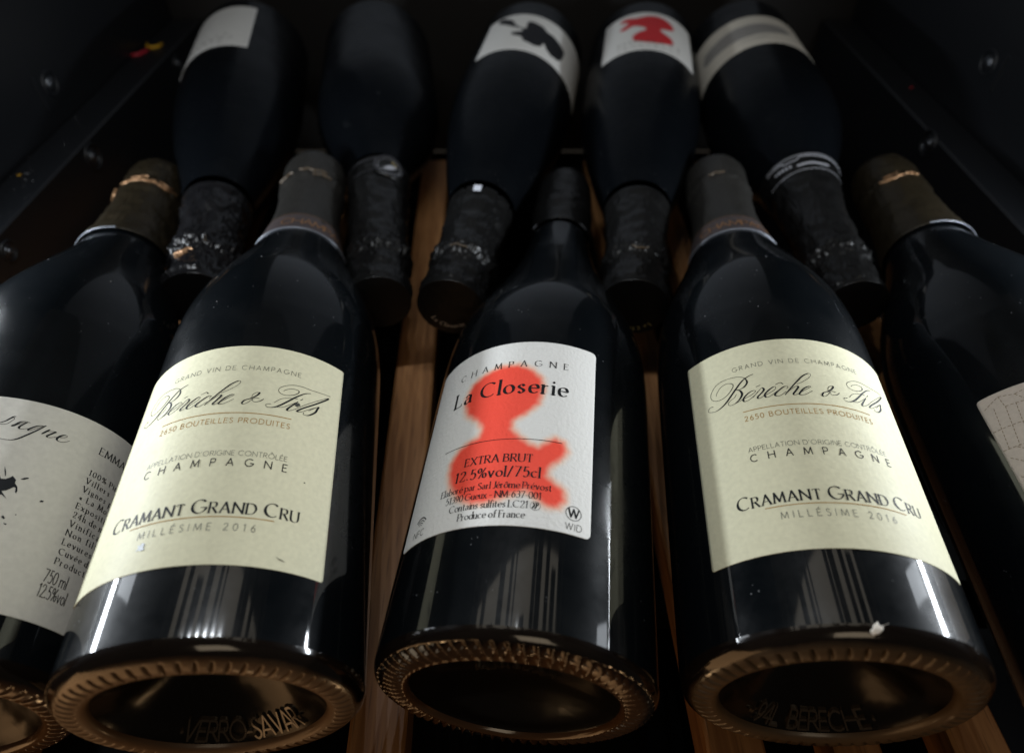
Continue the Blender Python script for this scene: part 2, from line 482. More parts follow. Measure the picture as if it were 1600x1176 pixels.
class Pen:
    """Collects ribbons in flat label coordinates (u across, v along the bottle), millimetres."""
    def __init__(self):
        self.quads = []

    def seg(self, a, b, wa, wb):
        dx, dy = b[0] - a[0], b[1] - a[1]
        L = math.hypot(dx, dy)
        if L < 1e-6:
            return
        nx, ny = -dy / L / 2, dx / L / 2
        self.quads.append([(a[0] - nx * wa, a[1] - ny * wa), (b[0] - nx * wb, b[1] - ny * wb),
                           (b[0] + nx * wb, b[1] + ny * wb), (a[0] + nx * wa, a[1] + ny * wa)])

    def path(self, p, wf):
        n = len(p)
        w, nr = [], []
        for i in range(n):
            a, b = p[max(0, i - 1)], p[min(n - 1, i + 1)]
            dx, dy = b[0] - a[0], b[1] - a[1]
            L = math.hypot(dx, dy) or 1
            nr.append((-dy / L / 2, dx / L / 2))
            w.append(wf(dx / L, dy / L, i / (n - 1)))
        for i in range(n - 1):
            a, b, (ax, ay), (bx, by), wa, wb = p[i], p[i + 1], nr[i], nr[i + 1], w[i], w[i + 1]
            self.quads.append([(a[0] - ax * wa, a[1] - ay * wa), (b[0] - bx * wb, b[1] - by * wb),
                               (b[0] + bx * wb, b[1] + by * wb), (a[0] + ax * wa, a[1] + ay * wa)])

    def disc(self, c, rx, ry, n=12):
        self.quads.append([(c[0] + rx * math.cos(6.2832 * i / n), c[1] + ry * math.sin(6.2832 * i / n)) for i in range(n)])

    def ring(self, c, rx, ry, w, n=28):
        self.path([(c[0] + rx * math.cos(6.2832 * i / n), c[1] + ry * math.sin(6.2832 * i / n)) for i in range(n + 1)],
                  lambda *_: w)

    def text(self, s, u0, u1, v, cap, style='sans', weight=1.0, scap=None, track=True):
        """Set s between u0 and u1 with its baseline at v; scap = height of the lower-case drawn as small capitals."""
        sans = style == 'sans'
        gap = 0.16 if sans else 0.24
        items, x = [], 0.0
        for ch in s:
            if ch == ' ':
                x += 0.34
                continue
            k = 1.0
            if scap and ch.islower():
                k, ch = scap, ch.upper()
            w, st = GL[ch]
            items.append((x, k, st))
            x += w * k + gap
        x -= gap
        want = (u1 - u0) / cap
        nsp = max(1, len(s) - 1)
        if track:                        # spread or close the letters
            extra = (want - x) / nsp
            hs = 1.0
            if extra < -0.07:
                hs = (want + 0.07 * nsp) / x
                extra = -0.07
        else:
            extra, hs = 0.0, want / x
        idx, out = 0, []
        x = 0.0
        for ch in s:
            if ch == ' ':
                x += 0.34 * hs + extra
                continue
            k = 1.0
            if scap and ch.islower():
                k, ch = scap, ch.upper()
            w, st = GL[ch]
            self.glyph(st, u0 + x * cap, v, cap * k, hs, sans, weight)
            x += (w * k + gap) * hs + extra

    def glyph(self, st, ox, oy, c, hs, sans, weight):
        thin, thick = (0.085, 0.095) if sans else (0.045, 0.175)
        thin *= c * weight
        thick *= c * weight

        def wf(dx, dy, t=0):
            if sans:
                return thin
            f = abs(dy * math.cos(R(18)) - dx * math.sin(R(18))) ** 2
            return thin + (thick - thin) * f
        T = lambda x, y: (ox + x * c * hs, oy + y * c)
        for k, n in st:
            if k == 'E':
                cx, cy, rx, ry, a0, a1 = n
                m = 18
                self.path([T(cx + rx * math.cos(R(a0 + (a1 - a0) * i / m)), cy + ry * math.sin(R(a0 + (a1 - a0) * i / m)))
                           for i in range(m + 1)], wf)
            elif k == 'C':
                self.path([T(*q) for q in spline(list(zip(n[::2], n[1::2])), 4)], wf)
            elif k == 'd':
                self.disc(T(n[0], n[1]), 0.075 * c * weight, 0.075 * c * weight, 8)
            else:
                p = [T(*q) for q in zip(n[::2], n[1::2])]
                for a, b in zip(p, p[1:]):
                    L = math.hypot(b[0] - a[0], b[1] - a[1]) or 1
                    w = wf((b[0] - a[0]) / L, (b[1] - a[1]) / L)
                    ex = w * 0.3 / L
                    self.seg((a[0] - (b[0] - a[0]) * ex, a[1] - (b[1] - a[1]) * ex),
                             (b[0] + (b[0] - a[0]) * ex, b[1] + (b[1] - a[1]) * ex), w, w)
                if not sans:
                    if k == 'L':
                        for q in (p[0], p[-1]):
                            yy = (q[1] - oy) / c
                            if min(abs(yy - z) for z in (0, 1, .6, 1.05, -.35)) < .01:
                                top = yy in (.6, 1.05) or abs(yy - .6) < .01 or abs(yy - 1.05) < .01
                                r = .02 if top else .13
                                self.seg((q[0] - .13 * c * hs, q[1]), (q[0] + r * c * hs, q[1]), thin * 1.1, thin * 1.1)
                    if k == 't':
                        for q in (p[-1],):
                            sg = -1 if (q[1] - oy) > c * .5 else 1
                            self.seg(q, (q[0] + .01 * c, q[1] + sg * .18 * c), thin * 1.6, thin * .8)
                        if abs(n[0]) < .01 and n[1] == 1 and n[2] == .56:
                            self.seg(p[0], (p[0][0], p[0][1] - .18 * c), thin * 1.6, thin * .8)

    def build(self, name, material, parent, surf, h=0.00022):
        """surf(u_mm, v_mm, height) -> local point."""
        v, f = [], []
        for i, q in enumerate(self.quads):
            hh = h + (i % 7) * 4e-6
            n = len(v)
            v += [surf(u, w, hh) for u, w in q]
            f.append(tuple(range(n, n + len(q))))
        return mesh_obj(name, v, f, material, parent, smooth=False)


def cyl(r):
    return lambda u, v, h: ((r + h) * math.sin(u / 1000 / r), v / 1000, (r + h) * math.cos(u / 1000 / r))


def poly_sdf(px, py, poly):
    """Signed distance (negative inside) of points to a closed polygon, numpy."""
    P = np.array(poly, float)
    Q = np.roll(P, -1, axis=0)
    d = np.full(px.shape, 1e9)
    s = np.zeros(px.shape, bool)
    for (ax, ay), (bx, by) in zip(P, Q):
        ex, ey = bx - ax, by - ay
        wx, wy = px - ax, py - ay
        t = np.clip((wx * ex + wy * ey) / (ex * ex + ey * ey + 1e-12), 0, 1)
        d = np.minimum(d, np.hypot(wx - ex * t, wy - ey * t))
        c = ((ay <= py) & (by > py)) | ((by <= py) & (ay > py))
        xi = ax + (py - ay) / (by - ay if abs(by - ay) > 1e-12 else 1e-12) * ex
        s ^= c & (px < xi)
    return np.where(s, -d, d)


def label_mesh(name, r, u0, u1, v0, v1, material, parent, corner=1.2, base=None, blots=(), step=1.0):
    """A paper label wrapped on the bottle. blots: (polygon, rgb, softness mm, fringe rgb)."""
    h = 0.00014
    nv = max(8, int((v1 - v0) / step))
    nu = max(12, int((u1 - u0) / step))
    vs = [v0 + (v1 - v0) * i / nv for i in range(nv + 1)]
    vs = sorted(set(vs + [v0 + corner * (1 - math.cos(R(a))) for a in (0, 30, 60, 90)] +
                    [v1 - corner * (1 - math.cos(R(a))) for a in (0, 30, 60, 90)]))
    verts, faces, uv = [], [], []
    S = cyl(r)
    for v in vs:
        dv = max(0, corner - (v - v0), corner - (v1 - v))
        cut = corner - math.sqrt(max(0, corner ** 2 - dv ** 2))
        for j in range(nu + 1):
            u = (u0 + cut) + (u1 - u0 - 2 * cut) * j / nu
            verts.append(S(u, v, h))
            uv.append((u, v))
    c = nu + 1
    for i in range(len(vs) - 1):
        for j in range(nu):
            faces.append((i * c + j, i * c + j + 1, (i + 1) * c + j + 1, (i + 1) * c + j))
    # the paper's edge, down to the glass
    rim = [j for j in range(c)] + [i * c + nu for i in range(1, len(vs))] + \
          [(len(vs) - 1) * c + j for j in range(nu - 1, -1, -1)] + [i * c for i in range(len(vs) - 2, 0, -1)]
    n0 = len(verts)
    for k in rim:
        verts.append(S(uv[k][0], uv[k][1], -0.00002))
        uv.append(uv[k])
    for k in range(len(rim)):
        m = (k + 1) % len(rim)
        faces.append((rim[k], n0 + k, n0 + m, rim[m]))
    o = mesh_obj(name, verts, faces, material, parent)
    if base is not None:
        A = np.array(uv)
        col = np.tile(np.array(base, float), (len(A), 1))
        for poly, rgb, soft, fringe in blots:
            d = poly_sdf(A[:, 0], A[:, 1], poly)
            if soft > 0.3:
                d = d + 0.22 * np.sin(A[:, 0] * 1.3 + A[:, 1] * .7) * np.sin(A[:, 1] * 1.1 - .6 * A[:, 0])
                if fringe is not None:
                    t = np.clip(0.5 - (d - soft * 0.8) / (2 * soft), 0, 1)[:, None]
                    t = t * t * (3 - 2 * t) * 0.8
                    col = col * (1 - t) + np.array(fringe) * t
            t = np.clip(0.5 - d / (2 * soft), 0, 1)[:, None]
            t = t * t * (3 - 2 * t)
            if soft == 0.8:          # dry brush: the paper shows through
                gr = np.sin(A[:, 1] * 5.1 + np.sin(A[:, 0] * .5) * 2) * .5 + np.sin(A[:, 0] * 1.9 + A[:, 1] * 3.3) * .5
                t = t * (0.72 + 0.26 * gr)[:, None]
            col = col * (1 - t) + np.array(rgb) * t
        at = o.data.color_attributes.new("print", 'FLOAT_COLOR', 'POINT')
        at.data.foreach_set("color", np.hstack([col, np.ones((len(A), 1))]).ravel())
    return o
# ------------------------------------------------------------------ the cabinet (setting)
def structure(name, verts, faces, material):
    o = mesh_obj(name, verts, faces, material, None, smooth=False)
    o["kind"] = "structure"
    return o


def plain_box(name, x0, x1, y0, y1, z0, z1, material, bev=0.0, parent=None):
    v, f = [], []
    box(v, f, x0, x1, y0, y1, z0, z1, bev)
    if parent is None:
        return structure(name, v, f, material)
    return mesh_obj(name, v, f, material, parent, smooth=False)


LEDGE = -0.2096
wall_l = plain_box("wall_left", -0.330, -0.3125, -0.02, 0.66, -0.34, 0.24, BLACKPL)
wall_r = plain_box("wall_right", 0.3125, 0.330, -0.02, 0.66, -0.34, 0.24, BLACKPL)
back = plain_box("back_panel", -0.330, 0.330, 0.662, 0.675, -0.34, 0.24, BACKM)
PLATE = mat("pale grey rear plate", (0.37, 0.40, 0.45), 0.6)
plain_box("rear_plate", -0.225, 0.225, 0.655, 0.6618, -0.158, 0.23, PLATE)
FLOORM = mat("matt black floor", (0.003, 0.003, 0.003), 0.95, 0, 0.05)
floor = plain_box("cabinet_floor", -0.330, 0.330, -0.02, 0.66, -0.36, -0.341, FLOORM)
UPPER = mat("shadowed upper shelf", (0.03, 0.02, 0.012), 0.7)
for ux, uw, ya, yb in ((-.262, .030, .11, .36), (-.205, .022, .11, .36), (-.150, .034, .11, .27), (-.098, .030, .15, .36), (-.045, .016, .11, .36), (-.020, .008, .20, .36),
                       (.034, .024, .11, .25), (.088, .020, .11, .36), (.118, .030, .14, .36), (.172, .022, .11, .36), (.215, .028, .11, .30), (.262, .024, .11, .36)):
    plain_box("upper_shelf", ux - uw / 2, ux + uw / 2, ya, yb, 0.212, 0.222, UPPER)


def ring_part(name, parent, c, axis, rad, tube, material, n=28, m=8):
    """A torus round an X axis (lies on a vertical side face)."""
    v, f = [], []
    for i in range(n):
        a = 6.28318 * i / n
        for j in range(m):
            b = 6.28318 * j / m
            rr = rad + tube * math.cos(b)
            v.append((c[0] + axis * tube * math.sin(b), c[1] + rr * math.cos(a), c[2] + rr * math.sin(a)))
    for i in range(n):
        for j in range(m):
            f.append((i * m + j, ((i + 1) % n) * m + j, ((i + 1) % n) * m + (j + 1) % m, i * m + (j + 1) % m))
    return mesh_obj(name, v, f, material, parent)


def dome_part(name, parent, c, axis, rad, depth, material, n=20, rings=5):
    v, f = [(c[0] + axis * depth, c[1], c[2])], []
    for k in range(1, rings + 1):
        t = R(90 * k / rings)
        for i in range(n):
            a = 6.28318 * i / n
            v.append((c[0] + axis * depth * math.cos(t), c[1] + rad * math.sin(t) * math.cos(a), c[2] + rad * math.sin(t) * math.sin(a)))
    for i in range(n):
        f.append((0, 1 + i, 1 + (i + 1) % n))
        for k in range(rings - 1):
            f.append((1 + k * n + i, 1 + (k + 1) * n + i, 1 + (k + 1) * n + (i + 1) % n, 1 + k * n + (i + 1) % n))
    return mesh_obj(name, v, f, material, parent)


for sgn, side in ((-1, "left"), (1, "right")):
    rail = thing("shelf_rail", "black plastic shelf rail with a flat ledge along the %s cabinet wall" % side, "shelf rail",
                 (0, 0, 0), "side rails of the cabinet")
    x0, x1 = sorted((sgn * 0.285, sgn * 0.3122))
    plain_box("rail_body", x0, x1, 0.0, 0.655, -0.330, LEDGE, BLACKPL, 0.0012, rail)
    spots = [(0.421, -0.2210, 0.0062), (0.585, -0.222, 0.0050)] if sgn < 0 else [(0.430, -0.2140 - .002, 0.0062)]
    if sgn < 0:
        spots.append((0.312, -0.2210, 0.0042))
    for (y, z, rad) in spots:
        X = sgn * 0.2850
        big = rad > .006
        ring_part("screw_collar", rail, (X, y, z), -sgn, rad * 1.35, 0.0011, BLACKPL)
        ring_part("screw_rim", rail, (X - sgn * .0004, y, z), -sgn, rad * 0.80, 0.0007, STEEL)
        dome_part("screw_head", rail, (X, y, z), -sgn, rad * 0.55, 0.0022, STEEL)
    # boss on the wall above the ledge
    X = sgn * 0.3125
    yy, zz = (0.454, -0.185) if sgn < 0 else (0.45, -0.170)
    bolt = thing("wall_bolt", "small dark bolt set in a recess of the %s cabinet wall above the rail" % side, "bolt", (0, 0, 0), "bolts in the cabinet walls")
    ring_part("collar", bolt, (X, yy, zz), -sgn, 0.0075, 0.0010, BLACKPL)
    dome_part("bolt_head", bolt, (X, yy, zz), -sgn, 0.0045, 0.0025, STEEL)
    v, f = [], []
    xa, xb = sorted((X, X - sgn * .0016))
    box(v, f, xa, xb, yy - .017, yy - .0155, zz - .012, zz + .010)
    mesh_obj("recess_edge", v, f, STEEL, bolt, smooth=False)

# wooden shelf: long slats front to back, on dark cross bars
SLATS = [(-0.2390, 0.020), (-0.1860, 0.018), (-0.120, 0.018), (-0.0472, 0.0210), (0.0815, 0.021), (0.1250, 0.017), (0.1695, 0.0200), (0.221, 0.018)]
shelf = thing("wooden_shelf", "slatted beech wood shelf under the bottles, seen as orange-brown strips in the gaps", "shelf", (0, 0.02, -0.280))
for i, (x, w) in enumerate(SLATS):
    v, f = [], []
    yaw = -0.029
    box(v, f, -w / 2, w / 2, 0.0, 0.475, -0.0, 0.0180, 0.0012)
    o = mesh_obj("slat", v, f, WOOD, shelf, smooth=False)
    o.location = (x + 0.0, 0.0, 0.0)
    o.rotation_euler = (0, 0, -yaw * 0.0 + R(1.65))
for y in (0.115, 0.31, 0.50):
    v, f = [], []
    box(v, f, -0.284, 0.284, y - .008, y + .008, -0.016, -0.0003, 0.001)
    mesh_obj("cross_bar", v, f, FLOORM, shelf, smooth=False)

# ------------------------------------------------------------------ bottles
BODY = [(0.0062, .0445), (.013, .0445), (.020, .0445), (.08, .0445), (.132, .0445), (.142, .0443), (.152, .0437), (.162, .0424), (.172, .0402),
        (.182, .0370), (.192, .0335), (.202, .0298), (.212, .0263), (.222, .0232), (.232, .0208), (.244, .0186), (.256, .0168), (.268, .0156), (.28, .015), (.29, .0148)]
BODYR = [(0.0062, .0445), (.020, .0445), (.08, .0445), (.142, .0445), (.152, .0441), (.162, .0430), (.172, .0408), (.182, .0374), (.192, .0334), (.202, .0293),
         (.212, .0253), (.222, .0218), (.232, .0192), (.244, .0174), (.256, .0162), (.268, .0154), (.28, .015), (.29, .0148)]
CONE = [(0.0062, .0445), (.020, .0445), (.08, .0445), (.10, .0443), (.118, .0436), (.136, .0419), (.154, .0392), (.172, .0356), (.190, .0316), (.206, .0274),
        (.220, .0233), (.230, .0204), (.240, .0182), (.252, .0167), (.268, .0156), (.29, .0148)]
SLIM = [(0.0062, .0445), (.013, .0445), (.020, .0445), (.08, .0445), (.126, .0445), (.136, .0443), (.146, .0436), (.156, .0420), (.166, .0392),
        (.176, .0355), (.186, .0318), (.196, .0282), (.206, .0250), (.216, .0222), (.226, .0198), (.238, .0176), (.25, .0161), (.262, .0152), (.275, .0147), (.29, .0146)]
HEEL = [(.0062, .0445), (.0046, .0442), (.0032, .0435), (.0020, .0424), (.0011, .0411), (.0005, .0398), (.0001, .0384),
        (0.0, .0370), (.0001, .0356), (.0006, .0343), (.0015, .0333), (.0026, .0328)]
DOME = [(.0026, .0328), (.0036, .0317), (.0047, .0302), (.0061, .0281), (.0081, .0256), (.0107, .0228), (.0137, .0195), (.0164, .0160), (.0187, .0122),
        (.0204, .0080), (.0213, .0035), (.0215, .0002)]


def frame_of(base, tip):
    a = (Vector(tip) - Vector(base)).normalized()
    x = a.cross(Vector((0, 0, 1))).normalized()
    u = x.cross(a)
    m = Matrix.Identity(4)
    for i, c in enumerate((x, a, u)):
        m[0][i], m[1][i], m[2][i] = c
    m.translation = Vector(base)
    return m


GROUP = "champagne bottles lying head to tail on the shelf"


def bottle(label, base, tip, r, prof, knurl='dash', nk=57, capsule=(), foil=None, embossed=None, body_mat=None, cap_amp=.0006,
           wire=.286, seed=0, amber=None, top_disc=True, band=None, hires=True, dome_k=1.0, crease_glints=None, edge=None, notch=0.0):
    t = thing("champagne_bottle", label, "bottle", base, GROUP)
    fm = frame_of(base, tip)
    if not hires:                     # the reversed bottles are a little longer
        fm = fm @ Matrix.Diagonal((1, 1.045, 1, 1))
    t.matrix_world = fm
    k = r / .0445
    cut = capsule[0][0] + .004
    p = [(s, rr * k if s < .2 else rr * (1 + (k - 1) * max(0, (.29 - s) / .09))) for s, rr in prof if s < cut]
    lim = spline(p, 3)
    lathe("glass_body", lim, 96, body_mat or GLASS, t)
    A = amber or AMBER
    # foot with its ring of knurls
    seg = nk * (12 if hires else 2)

    def kn(s, rr, ph):
        rk = rr / k
        if knurl == 'dash':
            m = max(0, 1 - ((rk - .0382) / .0027) ** 2) if s < .004 else 0
            c = max(0, math.cos(ph * nk)) ** 5
            return (0.0024 * m * c, 0)
        m = 1.0 if .0345 < rk < .0425 else 0
        sw = ph * nk + (rk - .038) * 420
        c = abs(math.sin(sw / 1.0 * 0.5))
        return (0.0019 * c ** .7 * m, -.0007 * c * m if rk > .0395 else 0)
    hp = spline([(s, rr * k) for s, rr in HEEL], 3)
    lathe("foot_ring", hp, seg, A, t, kn)
    dp = spline([(.0026 + (s - .0026) * dome_k, rr * k) for s, rr in DOME], 3)
    punt = lathe("punt", dp, 72, PUNT, t)
    if embossed:
        def dome_s(rho):
            for (s0, r0), (s1, r1) in zip(dp, dp[1:]):
                if r1 <= rho <= r0:
                    return s0 + (s1 - s0) * (r0 - rho) / (r0 - r1 + 1e-9)
            return dp[-1][0]
        for txt, ang0, span, rho0, cap, flip in embossed:
            pn = Pen()
            half = span / 2
            pn.text(txt, -half, half, 0, cap, 'sans', 1.3)
            v, f = [], []
            for q in pn.quads:
                n = len(v)
                for lift in (0.0011, -0.0002):
                    for uu, vv in q:
                        if flip:
                            rho = rho0 + vv / 1000
                            an = R(ang0) - uu / 1000 / rho0
                        else:
                            rho = rho0 - vv / 1000
                            an = R(ang0) + uu / 1000 / rho0
                        v.append((rho * math.cos(an), dome_s(rho) - lift, rho * math.sin(an)))
                m = len(q)
                f.append(tuple(range(n, n + m)))
                for i in range(m):
                    f.append((n + i, n + (i + 1) % m, n + m + (i + 1) % m, n + m + i))
            mesh_obj("embossed_lettering", v, f, EMBOSS, punt, smooth=False)
    # capsule
    cp = spline(list(capsule), 6)
    sk = capsule[0][0]

    def crinkle(s, rr, ph):
        q = Vector((math.sin(ph) * 2.2 + seed * 7.1, s * 160, math.cos(ph) * 2.2))
        a = noise.noise(q) * cap_amp
        a += (abs(noise.noise(Vector((math.sin(ph) * 6 + seed, s * 330, math.cos(ph) * 6)))) - .2) * cap_amp * .9
        near = math.exp(-((s - wire) / .006) ** 2)
        a += near * abs(noise.noise(Vector((math.sin(ph) * 5 + seed, s * 230, math.cos(ph) * 5)))) * cap_amp * 2.0
        fade = min(1, (s - sk) / .008)
        ds = notch * (1 if (ph * 12 / 6.2832 + .3) % 1 < .12 and s < sk + .001 else 0)
        if s > .312:
            fade = 0.15
        return (ds, a * fade)
    cap = lathe("foil_capsule", cp, 168, foil or FOIL, t, crinkle)
    cap.modifiers.new("thickness", 'SOLIDIFY').thickness = 0.00025
    rt = cp[-1][1]
    v = [(rt * math.sin(6.28318 * i / 48), cp[-1][0], rt * math.cos(6.28318 * i / 48)) for i in range(48)]
    v.append((0, cp[-1][0] + .0006, 0))
    mesh_obj("capsule_end", v, [(i, (i + 1) % 48, 48) for i in range(48)], foil or FOIL, cap)
    if edge:
        r0 = capsule[0][1]
        e0, e1 = edge
        lathe("foil_edge", [(sk - .0003, r0 + .0001), (sk - .0002, r0 + .0004), (sk + .0003, r0 + .00035)], 60, EDGE, cap, None, e0, e1)
    if crease_glints:
        # raised copper strips paint the glints on the foil creases over the wire
        for a0, a1, ds, wd in crease_glints:
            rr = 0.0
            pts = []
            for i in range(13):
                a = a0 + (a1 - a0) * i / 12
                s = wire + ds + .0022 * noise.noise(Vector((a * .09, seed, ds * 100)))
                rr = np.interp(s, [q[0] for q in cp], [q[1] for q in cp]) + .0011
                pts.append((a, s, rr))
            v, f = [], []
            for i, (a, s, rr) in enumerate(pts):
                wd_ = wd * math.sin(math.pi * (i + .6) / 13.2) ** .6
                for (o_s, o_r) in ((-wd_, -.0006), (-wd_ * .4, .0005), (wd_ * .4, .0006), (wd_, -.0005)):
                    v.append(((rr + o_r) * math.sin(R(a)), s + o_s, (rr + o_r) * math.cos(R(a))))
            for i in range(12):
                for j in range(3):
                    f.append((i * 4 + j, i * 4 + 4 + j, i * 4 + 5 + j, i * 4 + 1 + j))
            mesh_obj("foil_crease_glint", v, f, COPPER_DULL if foil in (None, FOIL_BLACK) else COPPER, cap)
    return t, cap, cp


def cap_surf(cp, dv=0.0):
    S_, R_ = [q[0] for q in cp], [q[1] for q in cp]

    def f(u, v, h):
        s = v / 1000
        rr = float(np.interp(s, S_, R_)) + h + .0003
        return (rr * math.sin(u / 1000 / rr), s, rr * math.cos(u / 1000 / rr))
    return f


CAP_LONG = [(.2215, .0236), (.228, .0222), (.236, .0206), (.248, .0188), (.260, .0178), (.272, .0175), (.280, .0178), (.286, .0186), (.291, .0180),
            (.297, .0182), (.305, .0184), (.3105, .0178), (.3140, .0162), (.3155, .0140)]
CAP_SHORT = [(.2525, .0172), (.258, .0168), (.266, .0169), (.274, .0174), (.280, .0172), (.284, .0166), (.289, .0168), (.295, .0170), (.303, .0166),
             (.3095, .0158), (.3135, .0144), (.3150, .0125)]
CAP_REV = [(.2350, .0194), (.242, .0184), (.252, .0172), (.262, .0166), (.272, .0164), (.280, .0171), (.286, .0173), (.291, .0160), (.296, .0157),
           (.302, .0166), (.310, .0172), (.3150, .0170)]

ZB = -0.213


# -- the two cream-labelled bottles and their artwork
SCRIPT = [[0.12, [[-30.3, 66.9], [-29.9, 68.1], [-28.2, 70.1], [-26.1, 70.8], [-24.2, 70.3], [-23.4, 69.0], [-24.1, 67.4], [-25.8, 65.6], [-27.9, 64.5], [-30.0, 64.5], [-31.7, 65.5], [-32.5, 67.2], [-32.1, 69.3], [-29.8, 72.0], [-26.3, 72.9], [-22.6, 72.6], [-20.6, 72.0], [-18.9, 70.7], [-18.4, 68.9]]], [0.5, [[-18.9, 70.7], [-18.4, 68.9], [-18.9, 67.5], [-20.2, 66.4], [-21.8, 66.1], [-22.8, 66.4]]], [0.55, [[-22.8, 66.4], [-21.5, 65.6], [-20.9, 64.1], [-21.2, 62.7], [-22.3, 61.3], [-23.9, 60.2]]], [0.12, [[-23.9, 60.2], [-25.4, 60.0], [-26.2, 60.5], [-26.2, 61.5], [-25.0, 62.4], [-23.7, 63.1], [-22.8, 64.4]]], [0.6, [[-15.8, 71.7], [-17.4, 71.3], [-19.2, 70.4], [-20.8, 69.0], [-22.7, 66.8], [-24.7, 64.5], [-26.7, 62.3], [-29.0, 60.7], [-31.1, 60.1], [-32.9, 60.5], [-34.2, 61.4], [-34.2, 62.3], [-33.2, 63.0], [-32.1, 62.7]]], [0.1, [[-23.9, 60.2], [-22.2, 60.6], [-20.8, 61.1]]], [0.45, [[-20.8, 61.1], [-18.4, 61.8], [-16.7, 62.8], [-16.2, 63.5], [-17.0, 63.9], [-18.6, 63.3], [-20.2, 62.0], [-20.9, 60.7], [-20.5, 59.8], [-19.1, 60.0], [-17.6, 60.9], [-15.4, 62.8]]], [0.4, [[-14.3, 65.8], [-15.8, 65.3]]], [0.45, [[-17.5, 60.7], [-15.3, 63.1], [-14.0, 64.3], [-13.4, 63.7], [-13.7, 62.7], [-14.9, 61.5], [-15.9, 60.5], [-15.8, 59.7], [-14.7, 59.9], [-13.3, 61.0]]], [0.45, [[-13.6, 60.5], [-11.5, 61.5], [-9.8, 62.7], [-9.4, 63.8], [-10.2, 63.9], [-11.9, 62.7], [-13.4, 61.1], [-13.4, 59.8], [-12.5, 59.5], [-10.8, 60.5], [-9.3, 61.7]]], [0.2, [[-9.4, 64.8], [-7.6, 65.6], [-6.8, 64.7]]], [0.45, [[-6.0, 62.4], [-5.4, 63.4], [-6.5, 63.6], [-8.4, 62.2], [-10.0, 60.6], [-10.1, 59.7], [-8.9, 59.4], [-7.5, 60.2], [-6.3, 61.2]]], [0.5, [[-2.3, 64.3], [0.1, 65.7], [2.5, 67.7], [3.3, 69.1], [2.9, 69.8], [2.0, 69.5], [0.2, 68.2], [-2.3, 65.4], [-4.8, 62.4], [-7.0, 59.6]]], [0.5, [[-7.0, 59.6], [-5.6, 61.2], [-3.6, 62.9], [-2.4, 63.5], [-2.1, 62.9], [-3.1, 61.4], [-4.2, 59.9], [-3.9, 59.3], [-2.5, 59.8]]], [0.45, [[-2.5, 59.8], [-0.5, 61.3], [1.4, 62.6], [2.2, 63.3], [1.4, 63.4], [-0.3, 62.3], [-1.8, 60.6], [-2.3, 59.5], [-1.2, 59.2], [0.5, 60.0], [2.4, 61.3]]], [0.4, [[11.9, 61.9], [11.0, 60.9], [9.7, 60.3], [8.7, 60.5], [8.1, 61.9], [8.2, 63.5], [9.3, 64.6], [10.2, 64.6], [9.6, 63.3], [7.8, 61.7], [6.0, 60.8], [5.3, 59.6], [5.8, 59.0], [7.1, 59.8], [8.4, 61.4], [9.3, 62.1], [10.5, 61.9]]], [0.15, [[17.8, 67.0], [18.8, 68.0], [20.7, 68.9], [22.7, 68.8], [22.9, 67.8], [21.5, 66.3], [19.0, 65.3], [17.0, 65.6], [16.1, 66.8], [16.5, 68.2], [18.2, 69.6], [20.7, 70.7], [23.8, 71.1], [27.5, 70.9], [34.8, 71.7]]], [0.55, [[27.2, 69.3], [25.2, 68.3], [22.5, 65.8], [20.2, 63.2], [17.5, 60.3], [15.3, 58.8], [13.5, 58.6], [12.9, 59.4], [13.4, 60.0], [14.5, 60.2]]], [0.2, [[15.4, 60.9], [17.2, 63.0], [19.1, 64.0], [21.6, 64.7], [23.0, 64.8]]], [0.15, [[16.4, 59.2], [18.3, 59.6], [20.4, 61.2], [23.2, 63.7]]], [0.5, [[23.2, 63.7], [21.1, 60.9], [20.0, 59.2], [20.4, 58.6], [22.5, 60.0], [25.4, 62.9]]], [0.3, [[24.75, 65.6], [23.85, 64.6]]], [0.5, [[25.4, 62.9], [29.6, 66.7], [33.8, 70.3], [33.6, 69.5], [29.3, 65.1], [24.7, 61.0], [23.3, 59.3], [24.7, 59.6], [27.5, 61.9], [30.6, 64.5]]], [0.5, [[27.2, 61.1], [30.6, 64.5], [30.3, 63.2], [29.6, 61.3], [27.4, 59.1], [25.6, 58.8], [25.7, 59.7]]]]
BLOB = [[-29.3, 95.6], [-29.1, 91.1], [-27.3, 86.0], [-22.0, 81.3], [-19.5, 77.3], [-20.1, 73.4], [-24.0, 71.9], [-28.0, 69.3], [-30.5, 65.1], [-30.3, 60.1], [-28.4, 54.6], [-24.5, 49.4], [-18.9, 46.0], [-14.2, 45.7], [-9.5, 47.0], [-1.3, 50.3], [2.7, 47.5], [6.1, 45.3], [9.4, 45.8], [11.4, 48.7], [10.7, 52.4], [7.4, 54.5], [4.8, 56.8], [5.5, 60.5], [9.2, 64.4], [11.0, 67.9], [9.8, 71.4], [6.7, 72.5], [3.8, 70.0], [1.5, 67.8], [-1.6, 68.7], [-5.9, 72.3], [-8.6, 75.6], [-8.3, 79.6], [-4.4, 82.3], [-0.1, 87.4], [1.0, 94.0], [-0.0, 99.8], [-4.2, 104.2], [-9.5, 106.7], [-16.0, 106.7], [-22.5, 104.3], [-27.4, 100.9]]
